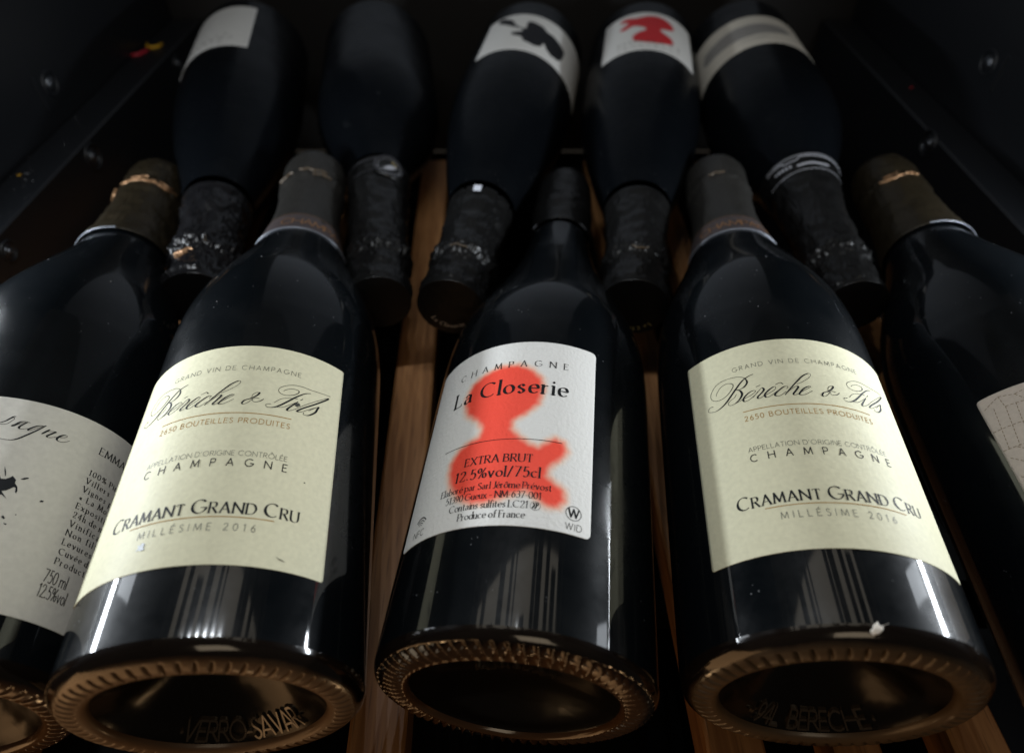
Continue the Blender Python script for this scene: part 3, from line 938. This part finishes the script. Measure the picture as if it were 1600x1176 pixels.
R3BLOT = [[21.4, 37.1], [18.9, 34.7], [9.1, 44.0], [4.8, 55.5], [0.3, 60.9], [-3.6, 61.7], [-2.8, 47.7], [-7.5, 47.1], [-14.5, 49.7], [-19.4, 55.8], [-24.7, 56.2], [-31.9, 60.0], [-36.3, 64.3], [-35.6, 80.3], [-32.0, 87.4], [-25.8, 89.1], [-21.6, 84.6], [-18.6, 77.4], [-17.0, 85.9], [-12.0, 88.0], [-4.1, 84.3], [-2.0, 77.6], [5.2, 74.5], [6.0, 69.2], [-0.7, 67.8], [-1.4, 64.1], [6.9, 58.4], [19.2, 45.5]]


def script_wf(mx):
    def wf(dx, dy, t):
        return 0.17 + max(0, -dy) ** 1.3 * mx * math.sin(math.pi * min(.97, max(.03, t))) ** .5
    return wf


def cream_label(t, r, uc, v0, u0, u1, v1, scuffs):
    lab = label_mesh("paper_label", r, u0, u1, v0, v1, CREAM, t, corner=0.9)
    S = cyl(r)

    def put(nm, pen, m):
        pen.build(nm, m, lab, S)
    V = lambda x: v0 + x
    for txt, a, b, y, cap_h, wt in (("GRAND VIN DE CHAMPAGNE", -22.8, 22.8, 75.2, 2.05, .85), ("APPELLATION D'ORIGINE CONTRÔLÉE", -22.4, 22.6, 37.6, 1.85, .85),
                                    ("MILLÉSIME 2016", -16.6, 16.9, 10.8, 2.3, .95)):
        p = Pen()
        p.text(txt, uc + a, uc + b, V(y), cap_h, 'sans', wt)
        put("printed_line", p, INKGREY)
    p = Pen()
    for mx, pts in SCRIPT:
        p.path(spline([(uc + a, V(b)) for a, b in pts], 4), script_wf(mx * 1.25))
    put("printed_script_name", p, INK)
    p = Pen()
    p.text("CHAMPAGNE", uc - 22.2, uc + 23.0, V(33.6), 2.75, 'sans', 1.4)
    put("printed_line", p, INK)
    p = Pen()
    p.text("Cramant Grand Cru", uc - 29.0, uc + 28.8, V(16.6), 4.6, 'serif', 1.05, scap=.78)
    put("printed_cuvee_name", p, INK)
    p = Pen()
    p.text("2650 BOUTEILLES PRODUITES", uc - 21.6, uc + 21.7, V(50.9), 2.1, 'sans', 1.15)
    put("printed_line", p, GOLDINK)
    for a, b, y in ((-21.8, 21.9, 55.2), (-20.8, 21.8, 15.3)):
        p = Pen()
        p.path([(uc + a + (b - a) * i / 40, V(y)) for i in range(41)], lambda dx, dy, q: .28)
        put("gold_rule", p, GOLDINK)
    for nm, kind, pts in scuffs:
        p = Pen()
        p.quads.append([(uc + a, V(b)) for a, b in pts])
        p.build(nm, kind, lab, S, .00030)
    return lab


def band_text(cap, cp, txt, a_mm, adv, s_mm, h_mm, material, weight=1.3):
    p = Pen()
    p.text(txt, a_mm, a_mm + adv, s_mm, h_mm, 'sans', weight)
    p.build("capsule_lettering", material, cap, cap_surf(cp), .0003)


B1 = dict(base=(-.0891, .0635, -.2121), tip=(-.1212, .3769, -.2095), r=.0445)
t1, cap1, cp1 = bottle("champagne bottle with cream script label and bluish scuff, left of the red-blot bottle",
                       B1['base'], B1['tip'], B1['r'], BODY, capsule=CAP_LONG, seed=1, nk=62, cap_amp=.0005,
                       embossed=[("·VERRO-SAVAR·", -86, 46, .0312, 6.0, False)],
                       crease_glints=[(-52, -20, -.001, .0007), (-10, 38, .0006, .0008), (14, 46, -.0022, .0006)], edge=(-90, 90))
cream_label(t1, B1['r'], 1.35, 26.2, -43.2, 41.0, 113.6,
            [("bluish_scuff", SCUFF, [(-15.6, 9.0), (-14.9, 8.5), (-14.2, 9.3), (-13.2, 8.9), (-13.5, 7.9), (-12.9, 7.0), (-14.0, 6.7), (-14.7, 7.2), (-15.7, 6.8), (-15.1, 7.8)]),
             ("scratch", INK, [(23.6, 4.0), (25.2, 3.5), (26.8, 2.9), (25.2, 3.2)]),
             ("grey_scuff", INKGREY, [(22.2, 62.6), (23.6, 63.2), (24.2, 62.2), (23.1, 61.2), (22.3, 61.6)]),
             ("spot", INKGREY, [(29.0, 31.6), (29.4, 31.7), (29.5, 31.3), (29.1, 31.2)])])

B3 = dict(base=(.0971, .0675, -.2140), tip=(.1271, .3810, -.2140), r=.0445)
t3, cap3, cp3 = bottle("champagne bottle with cream script label and a chalky flake on its foot",
                       B3['base'], B3['tip'], B3['r'], BODY, capsule=CAP_LONG, seed=2, nk=57, cap_amp=.0005, amber=AMBER_DULL,
                       embossed=[("·· 94L  BERECHE ·", -86, 47, .0312, 5.8, False)],
                       crease_glints=[(-30, -2, .0006, .0006)], edge=(-90, 90))
cream_label(t3, B3['r'], -3.45, 28.1, -45.0, 38.6, 116.0, [])

for cap, cp, a0, txt in ((cap1, cp1, -5.0, "CHAMPAGNE"), (cap3, cp3, -22.5, "CHAMPAGNE")):
    lathe("capsule_band", [(s, float(np.interp(s, [q[0] for q in cp], [q[1] for q in cp])) + .00035) for s in (.2222, .2245, .227, .2295, .2325, .2355, .2385)],
          96, FOIL_BAND, cap)
    band_text(cap, cp, txt, a0, 46, 226.2, 6.5, COPPERINK)
    p = Pen()
    p.path([(u, 238.4) for u in range(-30, 31)], lambda dx, dy, q: .35)
    p.build("band_line", COPPERINK, cap, cap_surf(cp), .0003)

# -- the centre bottle: white watercolour-paper label with a soft red blot
WHITE_RGB = (.77, .765, .735)
RED = (.96, .088, .052)
FRINGE = (.90, .55, .36)


def blot_label(t, r, u0, u1, v0, v1, blots, fine=True, nm="paper_label"):
    return label_mesh(nm, r, u0, u1, v0, v1, ARTPAPER, t, corner=2.0, base=WHITE_RGB, blots=blots, step=.5 if fine else 1.0)


def closerie_print(lab, r, M, fine=True):
    """M maps the centre label's millimetres onto this bottle."""
    S0 = cyl(r)
    S = lambda u, v, h: S0(*M(u, v), h)
    p = Pen()
    p.text("CHAMPAGNE", -34.8, 9.5, 105.9, 3.0, 'serif', .8)
    p.text("La Closerie", -35.1, 9.9, 92.3, 7.0, 'serif', .98)
    p.path([(-34.8 + 44.1 * i / 40, 71.0) for i in range(41)], lambda dx, dy, q: .22)
    if fine:
        p.text("EXTRA BRUT", -23.8, -.2, 61.5, 3.1, 'serif', .95)
        p.text("12.5%vol/75cl", -26.9, 2.8, 55.5, 3.9, 'serif', .95)
        p.text("Elaboré par Sarl Jérôme Prévost", -31.8, 6.9, 51.0, 2.5, 'serif', .85)
        p.text("51390 Gueux – NM-637-001", -28.9, 3.8, 47.4, 2.5, 'serif', .85)
        p.text("Contains sulfites LC21", -26.7, -.1, 43.8, 2.5, 'serif', .85)
        p.text("Produce of France", -22.7, -.7, 40.1, 2.5, 'serif', .85)
    p.build("printed_lettering", INK, lab, S)
    if fine:
        p = Pen()
        for rr, w in ((3.4, .42), (2.5, .26), (1.7, .2), (1.0, .16)):
            c = (-40.6, 43.0)
            p.path([(c[0] + rr * math.cos(R(a)), c[1] + rr * 1.15 * math.sin(R(a))) for a in range(35, 146, 8)], lambda dx, dy, q: w)
        p.text("NFC", -43.6, -37.6, 39.6, 2.4, 'sans', 1.0)
        p.build("printed_nfc_mark", INK, lab, S)
        p = Pen()
        p.ring((14.6, 44.8), 2.55, 2.5, .2)
        p.text("W", 12.9, 16.3, 43.4, 2.9, 'serif', 1.2, track=False)
        p.text("WID", 12.1, 17.5, 38.9, 2.2, 'sans', .9)
        p.build("printed_wid_mark", INK, lab, S)
        p = Pen()
        p.ring((2.3, 44.9), 1.6, 1.6, .10)
        p.path([(1.3, 43.9), (2.0, 44.9), (1.7, 46.0)], lambda *a: .5)
        p.path([(2.2, 43.8), (2.7, 44.8), (2.4, 46.1), (3.1, 45.9), (3.2, 45.2), (2.6, 45.0)], lambda *a: .45)
        p.build("printed_round_emblem", INK, lab, S)


B2 = dict(base=(.0001, .0702, -.2222), tip=(.0343, .3834, -.2217), r=.0455)
t2, cap2, cp2 = bottle("front champagne bottle with white label bearing a big red blot and La Closerie",
                       B2['base'], B2['tip'], B2['r'], SLIM, capsule=CAP_SHORT, seed=3, knurl='swirl', nk=66, foil=FOIL_BLACK, cap_amp=.0005,
                       wire=.279, dome_k=.36, embossed=[("· 2 8 7 0 M  75 ·", 90, 32, .0175, 5.5, False)], amber=AMBER_DARK, edge=(38, 54), notch=.0)
lathe("foil_edge", [(.2521, .0174), (.2523, .0178), (.2531, .0177)], 10, EDGE, cap2, None, -62, -50)
lab2 = blot_label(t2, B2['r'], -51.4, 20.6, 37.2, 119.4, [(BLOB, RED, 1.75, FRINGE)])
closerie_print(lab2, B2['r'], lambda u, v: (u, v))

# -- outer bottles of the front row
t0, cap0, cp0 = bottle("champagne bottle with dull gold capsule and grey-white label with black ink splatter",
                       (-.1785, .0615, ZB), (-.2175, .3745, ZB), .0445, BODY, foil=FOIL_GOLD, seed=4, nk=60, cap_amp=.0011,
                       capsule=[(.2290, .0232), (.236, .0220), (.246, .0206), (.258, .0192), (.270, .0184), (.279, .0186), (.285, .0182), (.290, .0172),
                                (.296, .0180), (.304, .0184), (.3105, .0176), (.3140, .0160), (.3155, .014)], amber=AMBER_DARK,
                       crease_glints=[(-72, -40, -.004, .0009), (-30, 30, -.002, .0011), (-16, 14, .003, .0007), (20, 66, -.004, .0010), (34, 60, -.001, .0008)],
                       edge=(-70, 12))
B0SPL = [[16, 66], [19, 64.5]] + [[22.5, 61.8], [23.0, 61.4], [24.1, 59.6], [25.3, 59.8], [26.2, 60.6], [26.7, 61.4], [28.0, 60.2], [28.1, 59.0], [29.2, 57.8], [29.6, 56.4], [29.5, 55.4], [29.1, 56.0], [28.8, 57.4], [28.3, 57.5], [26.8, 55.8], [25.7, 55.3], [27.9, 52.9], [26.1, 54.1], [25.2, 53.6]] + [[23, 51.5], [19, 53], [16.5, 50], [16, 55], [12, 57], [14, 62]]
lab0 = label_mesh("paper_label", .0445, -42.0, 66.0, 17.6, 92.4, SATIN, t0, corner=1.0)
S0_ = cyl(.0445)
p = Pen()
for pts in [[[15.4, 82.9], [15.7, 83.4]], [[16.2, 80.5], [18.4, 80.8], [19.5, 82.5], [19.9, 83.3], [19.6, 83.9], [18.9, 83.6], [17.7, 81.9], [16.1, 80.8]], [[20.0, 84.6], [19.3, 84.2], [18.9, 83.6]], [[24.6, 83.0], [23.4, 83.2], [22.0, 82.7], [21.0, 81.4], [20.2, 80.5], [20.7, 80.4], [21.7, 81.6], [23.5, 82.9]], [[23.8, 83.0], [22.3, 80.8], [22.4, 79.9], [23.4, 79.9], [24.6, 80.6]], [[28.9, 83.1], [27.4, 82.8], [25.9, 81.5], [24.9, 80.2], [25.4, 79.9], [26.9, 81.4], [28.4, 82.9]], [[29.2, 83.5], [27.2, 80.5], [24.9, 77.5], [23.1, 75.5], [21.2, 74.6], [18.2, 74.6]], [[30.7, 82.4], [29.8, 81.0], [28.9, 79.7]], [[28.9, 79.7], [30.2, 81.2], [32.6, 82.2], [31.9, 81.2], [30.6, 79.4], [31.5, 79.1], [33.2, 80.2]], [[33.2, 80.2], [35.4, 80.9], [36.3, 81.8], [35.6, 82.1], [34.3, 81.1], [33.6, 79.5], [34.5, 78.8], [36.0, 79.2], [37.5, 80.5]]]:
    p.path(spline(pts, 4), script_wf(.55))
p.path(spline([(10.8, 80.6), (12.5, 82.6), (13.6, 83.6), (14.4, 83.2), (13.2, 81.0), (14.0, 80.4), (16.0, 81.2)], 4), script_wf(.5))
p.build("printed_script_word", INK, lab0, S0_)
p = Pen()
for q in [[[23.5, 64.4], [24.5, 62.6], [25.0, 60.9], [24.8, 60.8], [24.0, 62.7]], [[29.0, 60.9], [30.0, 61.8], [30.9, 62.1], [31.0, 61.7], [29.9, 60.9], [29.3, 60.8]], [[36.3, 54.9], [36.7, 55.5], [37.5, 55.5], [37.4, 55.0], [36.7, 54.7]], [[28.6, 46.8], [29.0, 47.2], [29.7, 46.4], [29.5, 46.0], [28.9, 46.2]], [[29.8, 44.8], [30.7, 44.7], [30.7, 44.3], [30.2, 44.3]], [[31.6, 48.4], [32.1, 48.5], [32.0, 48.0]]]:
    p.quads.append(q)
p.build("ink_droplets", INK, lab0, S0_)
# the big splash: triangulated so that it follows the curve of the bottle
bm = bmesh.new()
vs = [bm.verts.new((u, v, 0)) for u, v in B0SPL]
fc = bm.faces.new(vs)
bmesh.ops.triangulate(bm, faces=[fc])
bmesh.ops.subdivide_edges(bm, edges=[e for e in bm.edges if e.calc_length() > 2.0], cuts=3)
bmesh.ops.triangulate(bm, faces=bm.faces[:])
for q in bm.verts:
    q.co = S0_(q.co.x, q.co.y, .00024)
me = bpy.data.meshes.new("ink_splash")
bm.to_mesh(me)
bm.free()
me.materials.append(INK)
o = bpy.data.objects.new("ink_splash", me)
COL.objects.link(o)
o.parent = lab0
p = Pen()
p.text("EMMANUEL", 48.2, 70.0, 80.6, 3.0, 'serif', .85)
rows = ["100% Pinot Noir", "Villers Allerand", "Vignes plantées", "« La Motte »", "Exposition sud", "24h de macération", "Vinification en",
        "Non filtré", "Levures indigènes", "Cuvée de 2019", "Production"]
for i, s in enumerate(rows):
    s = s.replace('»', '').replace('é', 'é')
    p.text(s, 47.3, 47.3 + 1.55 * len(s), 71.0 - i * 3.42, 2.1, 'serif', 1.0)
p.text("750 ml", 45.8, 53.5, 30.4, 4.0, 'sans', .8, track=False)
p.text("12.5%vol", 45.6, 55.0, 25.6, 4.0, 'sans', .8, track=False)
p.build("printed_lettering", INK, lab0, S0_)

t4, cap4, cp4 = bottle("champagne bottle with dull gold capsule and pinkish label with a dashed map",
                       (.2080, .0655, ZB), (.2310, .3800, ZB), .0445, BODY, foil=FOIL_GOLD, seed=5, nk=60, cap_amp=.0007, amber=AMBER_DARK,
                       capsule=[(.2300, .0230), (.237, .0220), (.247, .0207), (.258, .0196), (.270, .0188), (.279, .0188), (.285, .0186), (.290, .0176),
                                (.296, .0182), (.304, .0184), (.3105, .0176), (.3140, .0160), (.3155, .014)],
                       crease_glints=[(-48, -10, -.003, .0010), (-40, -16, .000, .0007), (-6, 16, -.001, .0006)], edge=(-22, 62))
lab4 = label_mesh("paper_label", .0445, -45.5, 40, 20, 101.0, PINKISH, t4, corner=1.6)
DASH = mat("olive dashed ink", (.26, .20, .13), .6)
p = Pen()


def dashed(a, b, w=.26, on=1.1, off=.55):
    L = math.hypot(b[0] - a[0], b[1] - a[1])
    x = 0
    while x < L:
        e = min(L, x + on)
        p.seg((a[0] + (b[0] - a[0]) * x / L, a[1] + (b[1] - a[1]) * x / L), (a[0] + (b[0] - a[0]) * e / L, a[1] + (b[1] - a[1]) * e / L), w, w)
        x = e + off


for a, b in [((-44, 96), (-38, 99)), ((-38, 99), (-33, 97.5)), ((-38, 99), (-37.5, 94)), ((-37.5, 94), (-24, 93)), ((-45, 86), (-20, 85)),
             ((-45, 77.5), (-20, 76)), ((-41, 95), (-43, 77)), ((-37.4, 94), (-39.5, 77)), ((-34, 94), (-36.2, 77)), ((-30.5, 93.6), (-33, 77)),
             ((-27, 93.3), (-30, 77)), ((-33, 97.5), (-30.5, 93.6)), ((-33, 97.5), (-24, 99.5)), ((-40.5, 77), (-30, 67)), ((-44, 74), (-30, 60)),
             ((-44, 66), (-34, 58)), ((-30, 77), (-22, 70)), ((-24, 93), (-20, 85)), ((-43, 60), (-30, 52))]:
    dashed(a, b)
p.build("printed_map_lines", DASH, lab4, cyl(.0445))

# -- back row, reversed: corks towards the front, feet towards the back panel
RR = .0425
tr3, capr3, cpr3 = bottle("reversed back-row champagne bottle, white label with jagged black blot, white sticker on capsule",
                          (.016, .579, ZB), (-.030, .257, ZB), RR, CONE, capsule=CAP_REV, seed=6, foil=FOIL_BLACK, hires=False, cap_amp=.0013,
                          crease_glints=[(-14, 16, .002, .0004)], body_mat=GLASS_DUSTY, amber=AMBER_DARK, notch=.004)
labr3 = blot_label(tr3, RR, -68.0, 29.5, 33.5, 100.5, [(R3BLOT, (.006, .006, .008), .25, None)], False)
p = Pen()
p.quads.append([(-2.1, 235.6), (2.3, 235.6), (2.3, 240.4), (-2.1, 240.4)])
p.build("white_sticker", WHITE, capr3, cap_surf(cpr3), .0007)


def end_text(cap, txt, tip_s, rho, cap_h, material, ang=90, flip=False):
    p = Pen()
    p.text(txt, -9.5, 9.5, 0, cap_h, 'serif', 1.4)
    v, f = [], []
    for q in p.quads:
        n = len(v)
        for uu, vv in q:
            if flip:
                rr, an = rho + vv / 1000, R(ang) - uu / 1000 / rho
            else:
                rr, an = rho - vv / 1000, R(ang) + uu / 1000 / rho
            # seen from the cork end: the local X axis points to the viewer's left
            v.append((-rr * math.cos(an), tip_s, rr * math.sin(an)))
        f.append(tuple(range(n, n + len(q))))
    mesh_obj("capsule_lettering", v, f, material, cap, smooth=False)


TAN = mat("beige lettering", (.52, .42, .33), .5)
GOLDL = mat("gold lettering", (.42, .34, .14), .4, .3)
end_text(capr3, "La Closerie", .3163, .0118, 2.3, TAN, ang=-100)

tr4, capr4, cpr4 = bottle("reversed back-row champagne bottle with white label and upside-down red blot",
                          (.109, .579, ZB), (.061, .257, ZB), RR, CONE, capsule=CAP_REV, seed=7, foil=FOIL_BLACK, hires=False, cap_amp=.0011,
                          crease_glints=[(-16, 12, .003, .0004)], body_mat=GLASS_DUSTY, amber=AMBER_DARK)
MR4 = lambda u, v: ((u + 15.4) * .98 - .5, 30.5 + (v - 37.2) * .86)
blob4 = [(30 - (u + 15.4) * .85 - 30 if False else (u + 11) * .98, 36 + (v - 45) * .86) for u, v in BLOB]
labr4 = blot_label(tr4, RR, -37.0, 35.0, 29.5, 101.5, [(blob4, (.62, .025, .03), .9, None)], False)
S4_ = cyl(RR)
p = Pen()
p.text("CHAMPAGNE", -22, 22, 93.5, 2.2, 'serif', .9)
p.text("La Closerie", -22, 22, 84.5, 4.8, 'serif', .8)
p.build("printed_lettering", INKGREY, labr4, S4_)
end_text(capr4, "La Closerie", .3163, .0118, 2.0, GOLDL, ang=-90, flip=True)

THIN = [(0.0062, .0445), (.020, .0445), (.08, .0445), (.108, .0445), (.120, .0441), (.132, .0428), (.144, .0400), (.156, .0358), (.168, .0305),
        (.180, .0252), (.190, .0216), (.200, .0190), (.212, .0176), (.29, .0150)]
tr2, capr2, cpr2 = bottle("reversed dark champagne bottle without label, round silver medallion on its collar",
                          (-.112, .583, ZB), (-.0665, .257, ZB), .0425, THIN, seed=8, foil=FOIL_BLACK, hires=False, cap_amp=.0013,
                          capsule=[(.2050, .0192), (.212, .0184), (.224, .0177), (.236, .0170), (.250, .0164), (.264, .0161), (.276, .0163), (.284, .0168),
                                   (.289, .0158), (.295, .0153), (.303, .0158), (.311, .0161), (.3150, .0160)], body_mat=GLASS_DUSTY, amber=AMBER_DARK)
SC2 = cap_surf(cpr2)
FRAMEM = mat("dark collar trim", (.16, .16, .18), .3, .6)
p = Pen()
p.path([(u, 219.5 + 2.0 * math.exp(-(u + 9) ** 2 / 30.)) for u in range(-34, 35)], lambda *a: .35)
p.path([(u, 209.0) for u in range(-34, 35)], lambda *a: .35)
p.path([(u, 207.4 + .9) for u in range(-34, 35)], lambda *a: .25)
p.build("collar_trim", FRAMEM, capr2, SC2, .0004)
med = thing("x", "", "", (0, 0, 0))
bpy.data.objects.remove(med)
v, f = [], []
mu, mv, mr = -9.0, 215.8, 9.6
for k, (rad, hh) in enumerate(((0.0, .0011), (mr * .5, .0011), (mr * .80, .0010), (mr * .84, .0016), (mr * .93, .0016), (mr, .0004))):
    for i in range(36):
        a = 6.28318 * i / 36
        v.append(SC2(mu + rad * math.cos(a), mv + rad * math.sin(a), hh))
for k in range(5):
    for i in range(36):
        f.append((k * 36 + i, k * 36 + (i + 1) % 36, k * 36 + 36 + (i + 1) % 36, k * 36 + 36 + i))
medal = mesh_obj("medallion", v, f, FOIL_BLACK, capr2)
p = Pen()
p.ring((mu, mv), mr * .93, mr * .93, .55)
p.build("silver_rim", FRAMEM, medal, SC2, .0018)
p = Pen()
for i in range(24):
    a = 6.28318 * i / 24
    p.disc((mu + mr * .74 * math.cos(a), mv + mr * .74 * math.sin(a)), .42, .42, 6)
for s, t_ in (((-4.8, -.4), (4.0, 2.0)), ((-3.6, 1.2), (4.8, 3.6)), ((-5.0, -1.8), (2.2, .4))):
    p.path([(mu + s[0], mv + s[1]), (mu + (s[0] + t_[0]) / 2, mv + (s[1] + t_[1]) / 2 + .4), (mu + t_[0], mv + t_[1])],
           lambda dx, dy, q: .3 + 2.0 * math.sin(3.14 * q) if 0 < q < 1 else .2)
p.build("silver_relief", SILVER, medal, SC2, .0013)
p = Pen()
p.path([(mu - 4.8, mv - 1.8), (mu - 3.0, mv - 2.6), (mu - 4.0, mv - 3.6), (mu - 1.6, mv - 4.0), (mu - 2.4, mv - 5.4)], lambda *a: 1.0)
p.build("gold_relief", GOLDL, medal, SC2, .0014)

tr1, capr1, cpr1 = bottle("reversed back-row champagne bottle with grey-white label and crumpled glossy black capsule",
                          (-.216, .583, ZB), (-.160, .267, ZB), .0425, CONE, capsule=CAP_REV, seed=9, foil=mat("glossy black capsule foil", (.008, .008, .009), .25, .1),
                          hires=False, cap_amp=.0022, crease_glints=[(-2, 34, .009, .0012), (4, 26, .013, .0008)], body_mat=GLASS_DUSTY, amber=AMBER_DARK)
labr1 = label_mesh("paper_label", .0425, -14.5, 62, 20.0, 98.0, PLAINW, tr1, corner=1.0)
p = Pen()
p.text("CHARTE", -3, 30, 82.0, 3.4, 'serif', 1.0)
p.text("BRUT", 2, 22, 76.0, 2.2, 'serif', 1.0)
p.text("MILLE", 4, 26, 90.0, 2.0, 'serif', 1.0)
p.build("printed_lettering", INKGREY, labr1, cyl(.0425))
end_text(capr1, "FINE", .3163, .0112, 3.0, TAN, ang=-40)

NECKY = [(0.0062, .0445), (.020, .0445), (.08, .0445), (.125, .0445), (.140, .0438), (.152, .0420), (.164, .0388), (.176, .0342), (.186, .0298),
         (.196, .0256), (.204, .0228), (.212, .0210), (.222, .0191), (.234, .0174), (.29, .0148)]
tr5, capr5, cpr5 = bottle("reversed back-row champagne bottle, beige label with dark brush band, silvery relief collar",
                          (.188, .583, ZB), (.171, .258, ZB), .0425, NECKY, seed=10, foil=FOIL_BLACK, hires=False, cap_amp=.0013,
                          capsule=[(.2060, .0232), (.213, .0214), (.222, .0196), (.234, .0178), (.248, .0166), (.262, .0160), (.276, .0160), (.284, .0166),
                                   (.289, .0154), (.295, .0150), (.303, .0155), (.311, .0158), (.3150, .0156)], body_mat=GLASS_DUSTY, amber=AMBER_DARK)
labr5 = label_mesh("paper_label", .0425, -38, 66, 40.0, 92.0, ARTPAPER, tr5, corner=1.0, base=(.60, .56, .48), step=1.0,
                   blots=[([(52, 67), (47, 58), (20, 55), (0, 56), (-14, 59), (-19, 66), (-12, 73), (10, 75), (35, 75), (48, 73)], (.13, .13, .14), .8, None),
                          ([(-4, 79), (6, 81), (24, 80), (6, 79.3)], (.2, .2, .2), .6, None)])
SC5 = cap_surf(cpr5)
p = Pen()
for k in range(9):
    a = -8 + k * 2.1
    p.disc((a, 216.0 + .25 * math.sin(k)), 1.25, .9, 8)
for k in range(5):
    p.disc((13.5 + k * 2.3, 215.0 - k * .2), .9, 1.0, 8)
p.path([(u, 220.3) for u in range(-26, 30)], lambda *a: .5)
p.path([(u, 210.0 + (1.6 if 8 < u < 18 else 0)) for u in range(-26, 30)], lambda *a: .7)
p.path([(u, 207.9 + .7) for u in range(-26, 30)], lambda *a: .5)
p.build("silver_relief", SILVER, capr5, SC5, .0007)


# ------------------------------------------------------------------ little things lying about
def curl(name, label, cat, pts, w, material, group=None):
    """A bent shred: a strip with thickness swept along 3-D points."""
    v, f = [], []
    n = len(pts)
    for i, (x, y, z) in enumerate(pts):
        a, b = pts[max(0, i - 1)], pts[min(n - 1, i + 1)]
        d = Vector(b) - Vector(a)
        s = d.cross(Vector((0, 0, 1))).normalized() * w * math.sin(math.pi * (i + .7) / (n + .4))
        for sx, sz in ((-1, 0), (0, .7), (1, 0), (0, -.05)):
            v.append((x + s.x * sx, y + s.y * sx, z + abs(w) * sz))
    for i in range(n - 1):
        for j in range(4):
            k = (j + 1) % 4
            f.append((i * 4 + j, i * 4 + k, i * 4 + 4 + k, i * 4 + 4 + j))
    f.append((3, 2, 1, 0))
    f.append(tuple(range(4 * n - 4, 4 * n)))
    o = mesh_obj(name, v, f, material)
    o["label"], o["category"] = label, cat
    if group:
        o["group"] = group
    return o


L = LEDGE + .0003


def bent(name, label, cx, cy, pts, w, m, group=None):
    curl(name, label, "shred", [(cx + x, cy + y, L) for x, y in pts], w, m, group)


bent("plastic_shred", "small curled yellow shred lying on the left ledge beside a red one", -.3030, .5900,
     [(-.0075, .0060), (-.0045, -.0015), (.0, -.0045), (.0045, -.0030), (.0065, .0040)], .0024, YELP)
bent("plastic_shred", "small curled dark red shred lying on the left ledge below the yellow one", -.3080, .5790,
     [(-.0070, -.0080), (-.0040, -.0105), (.0, -.0085), (.0030, -.0020), (.0040, .0050)], .0024, REDP)
bent("plastic_shred", "tiny yellow crumb on the black left ledge near the frame edge", -.3060, .3760,
     [(-.0012, .0), (.0, -.0008), (.0012, .0004)], .0008, YELP)
bent("plastic_shred", "tiny red crumb on the right wall ledge", .3020, .5050,
     [(-.0012, .0), (.0, .0010), (.0014, .0004)], .0010, REDP)


def on_surface(ob_thing, s, phi, r, h):
    m = ob_thing.matrix_world
    return m @ Vector(((r + h) * math.sin(R(phi)), s, (r + h) * math.cos(R(phi))))


# the chalky flake stuck on the heel of the right-hand cream bottle
bm = bmesh.new()
bmesh.ops.create_icosphere(bm, subdivisions=2, radius=1)
for q in bm.verts:
    d = noise.noise(q.co * 1.7 + Vector((3, 1, 4)))
    q.co = Vector((q.co.x * .0031, q.co.y * .0017, q.co.z * .0008)) * (1 + .55 * d)
me = bpy.data.meshes.new("chalky_flake")
bm.to_mesh(me)
bm.free()
me.materials.append(FLAKE)
fl = bpy.data.objects.new("chalky_flake", me)
COL.objects.link(fl)
bpy.context.view_layer.update()
fl.location = on_surface(t3, .0052, -2.0, .0433, .0004)
fl.rotation_euler = (R(25), 0, R(12))
fl["label"] = "white chalky flake stuck on the heel of the right cream-labelled bottle"
fl["category"] = "flake"

# crumbs of dust on the ledges and on the bottles
v, f = [], []
rnd = random.Random(5)


def crumb(p, s):
    n = len(v)
    e = [Vector((rnd.uniform(-1, 1), rnd.uniform(-1, 1), rnd.uniform(-.3, 1))).normalized() * s * rnd.uniform(.5, 1.2) for _ in range(4)]
    for q in e:
        v.append(tuple(Vector(p) + q))
    f.extend([(n, n + 1, n + 2), (n, n + 2, n + 3), (n, n + 3, n + 1), (n + 1, n + 3, n + 2)])


for _ in range(90):
    crumb((-.3122 + .026 * rnd.random() ** 1.5, rnd.gauss(.375, .05), LEDGE), rnd.choice((.0002, .0003, .0005)))
for _ in range(30):
    crumb((.2860 + .026 * rnd.random(), rnd.gauss(.47, .05), LEDGE), rnd.choice((.0002, .0003)))
for t_, pf in ((t0, BODY), (t1, BODY), (t2, SLIM), (t3, BODY), (t4, BODY)):
    for _ in range(60):
        s = rnd.uniform(.118, .215)
        ph = rnd.uniform(-60, 60)
        rr = float(np.interp(s, [q[0] for q in pf], [q[1] for q in pf]))
        crumb(on_surface(t_, s, ph, rr, .0001), rnd.choice((.00009, .00012, .00016, .0003)))
d = mesh_obj("dust_crumbs", v, f, DUST, None, smooth=False)
d["kind"] = "stuff"
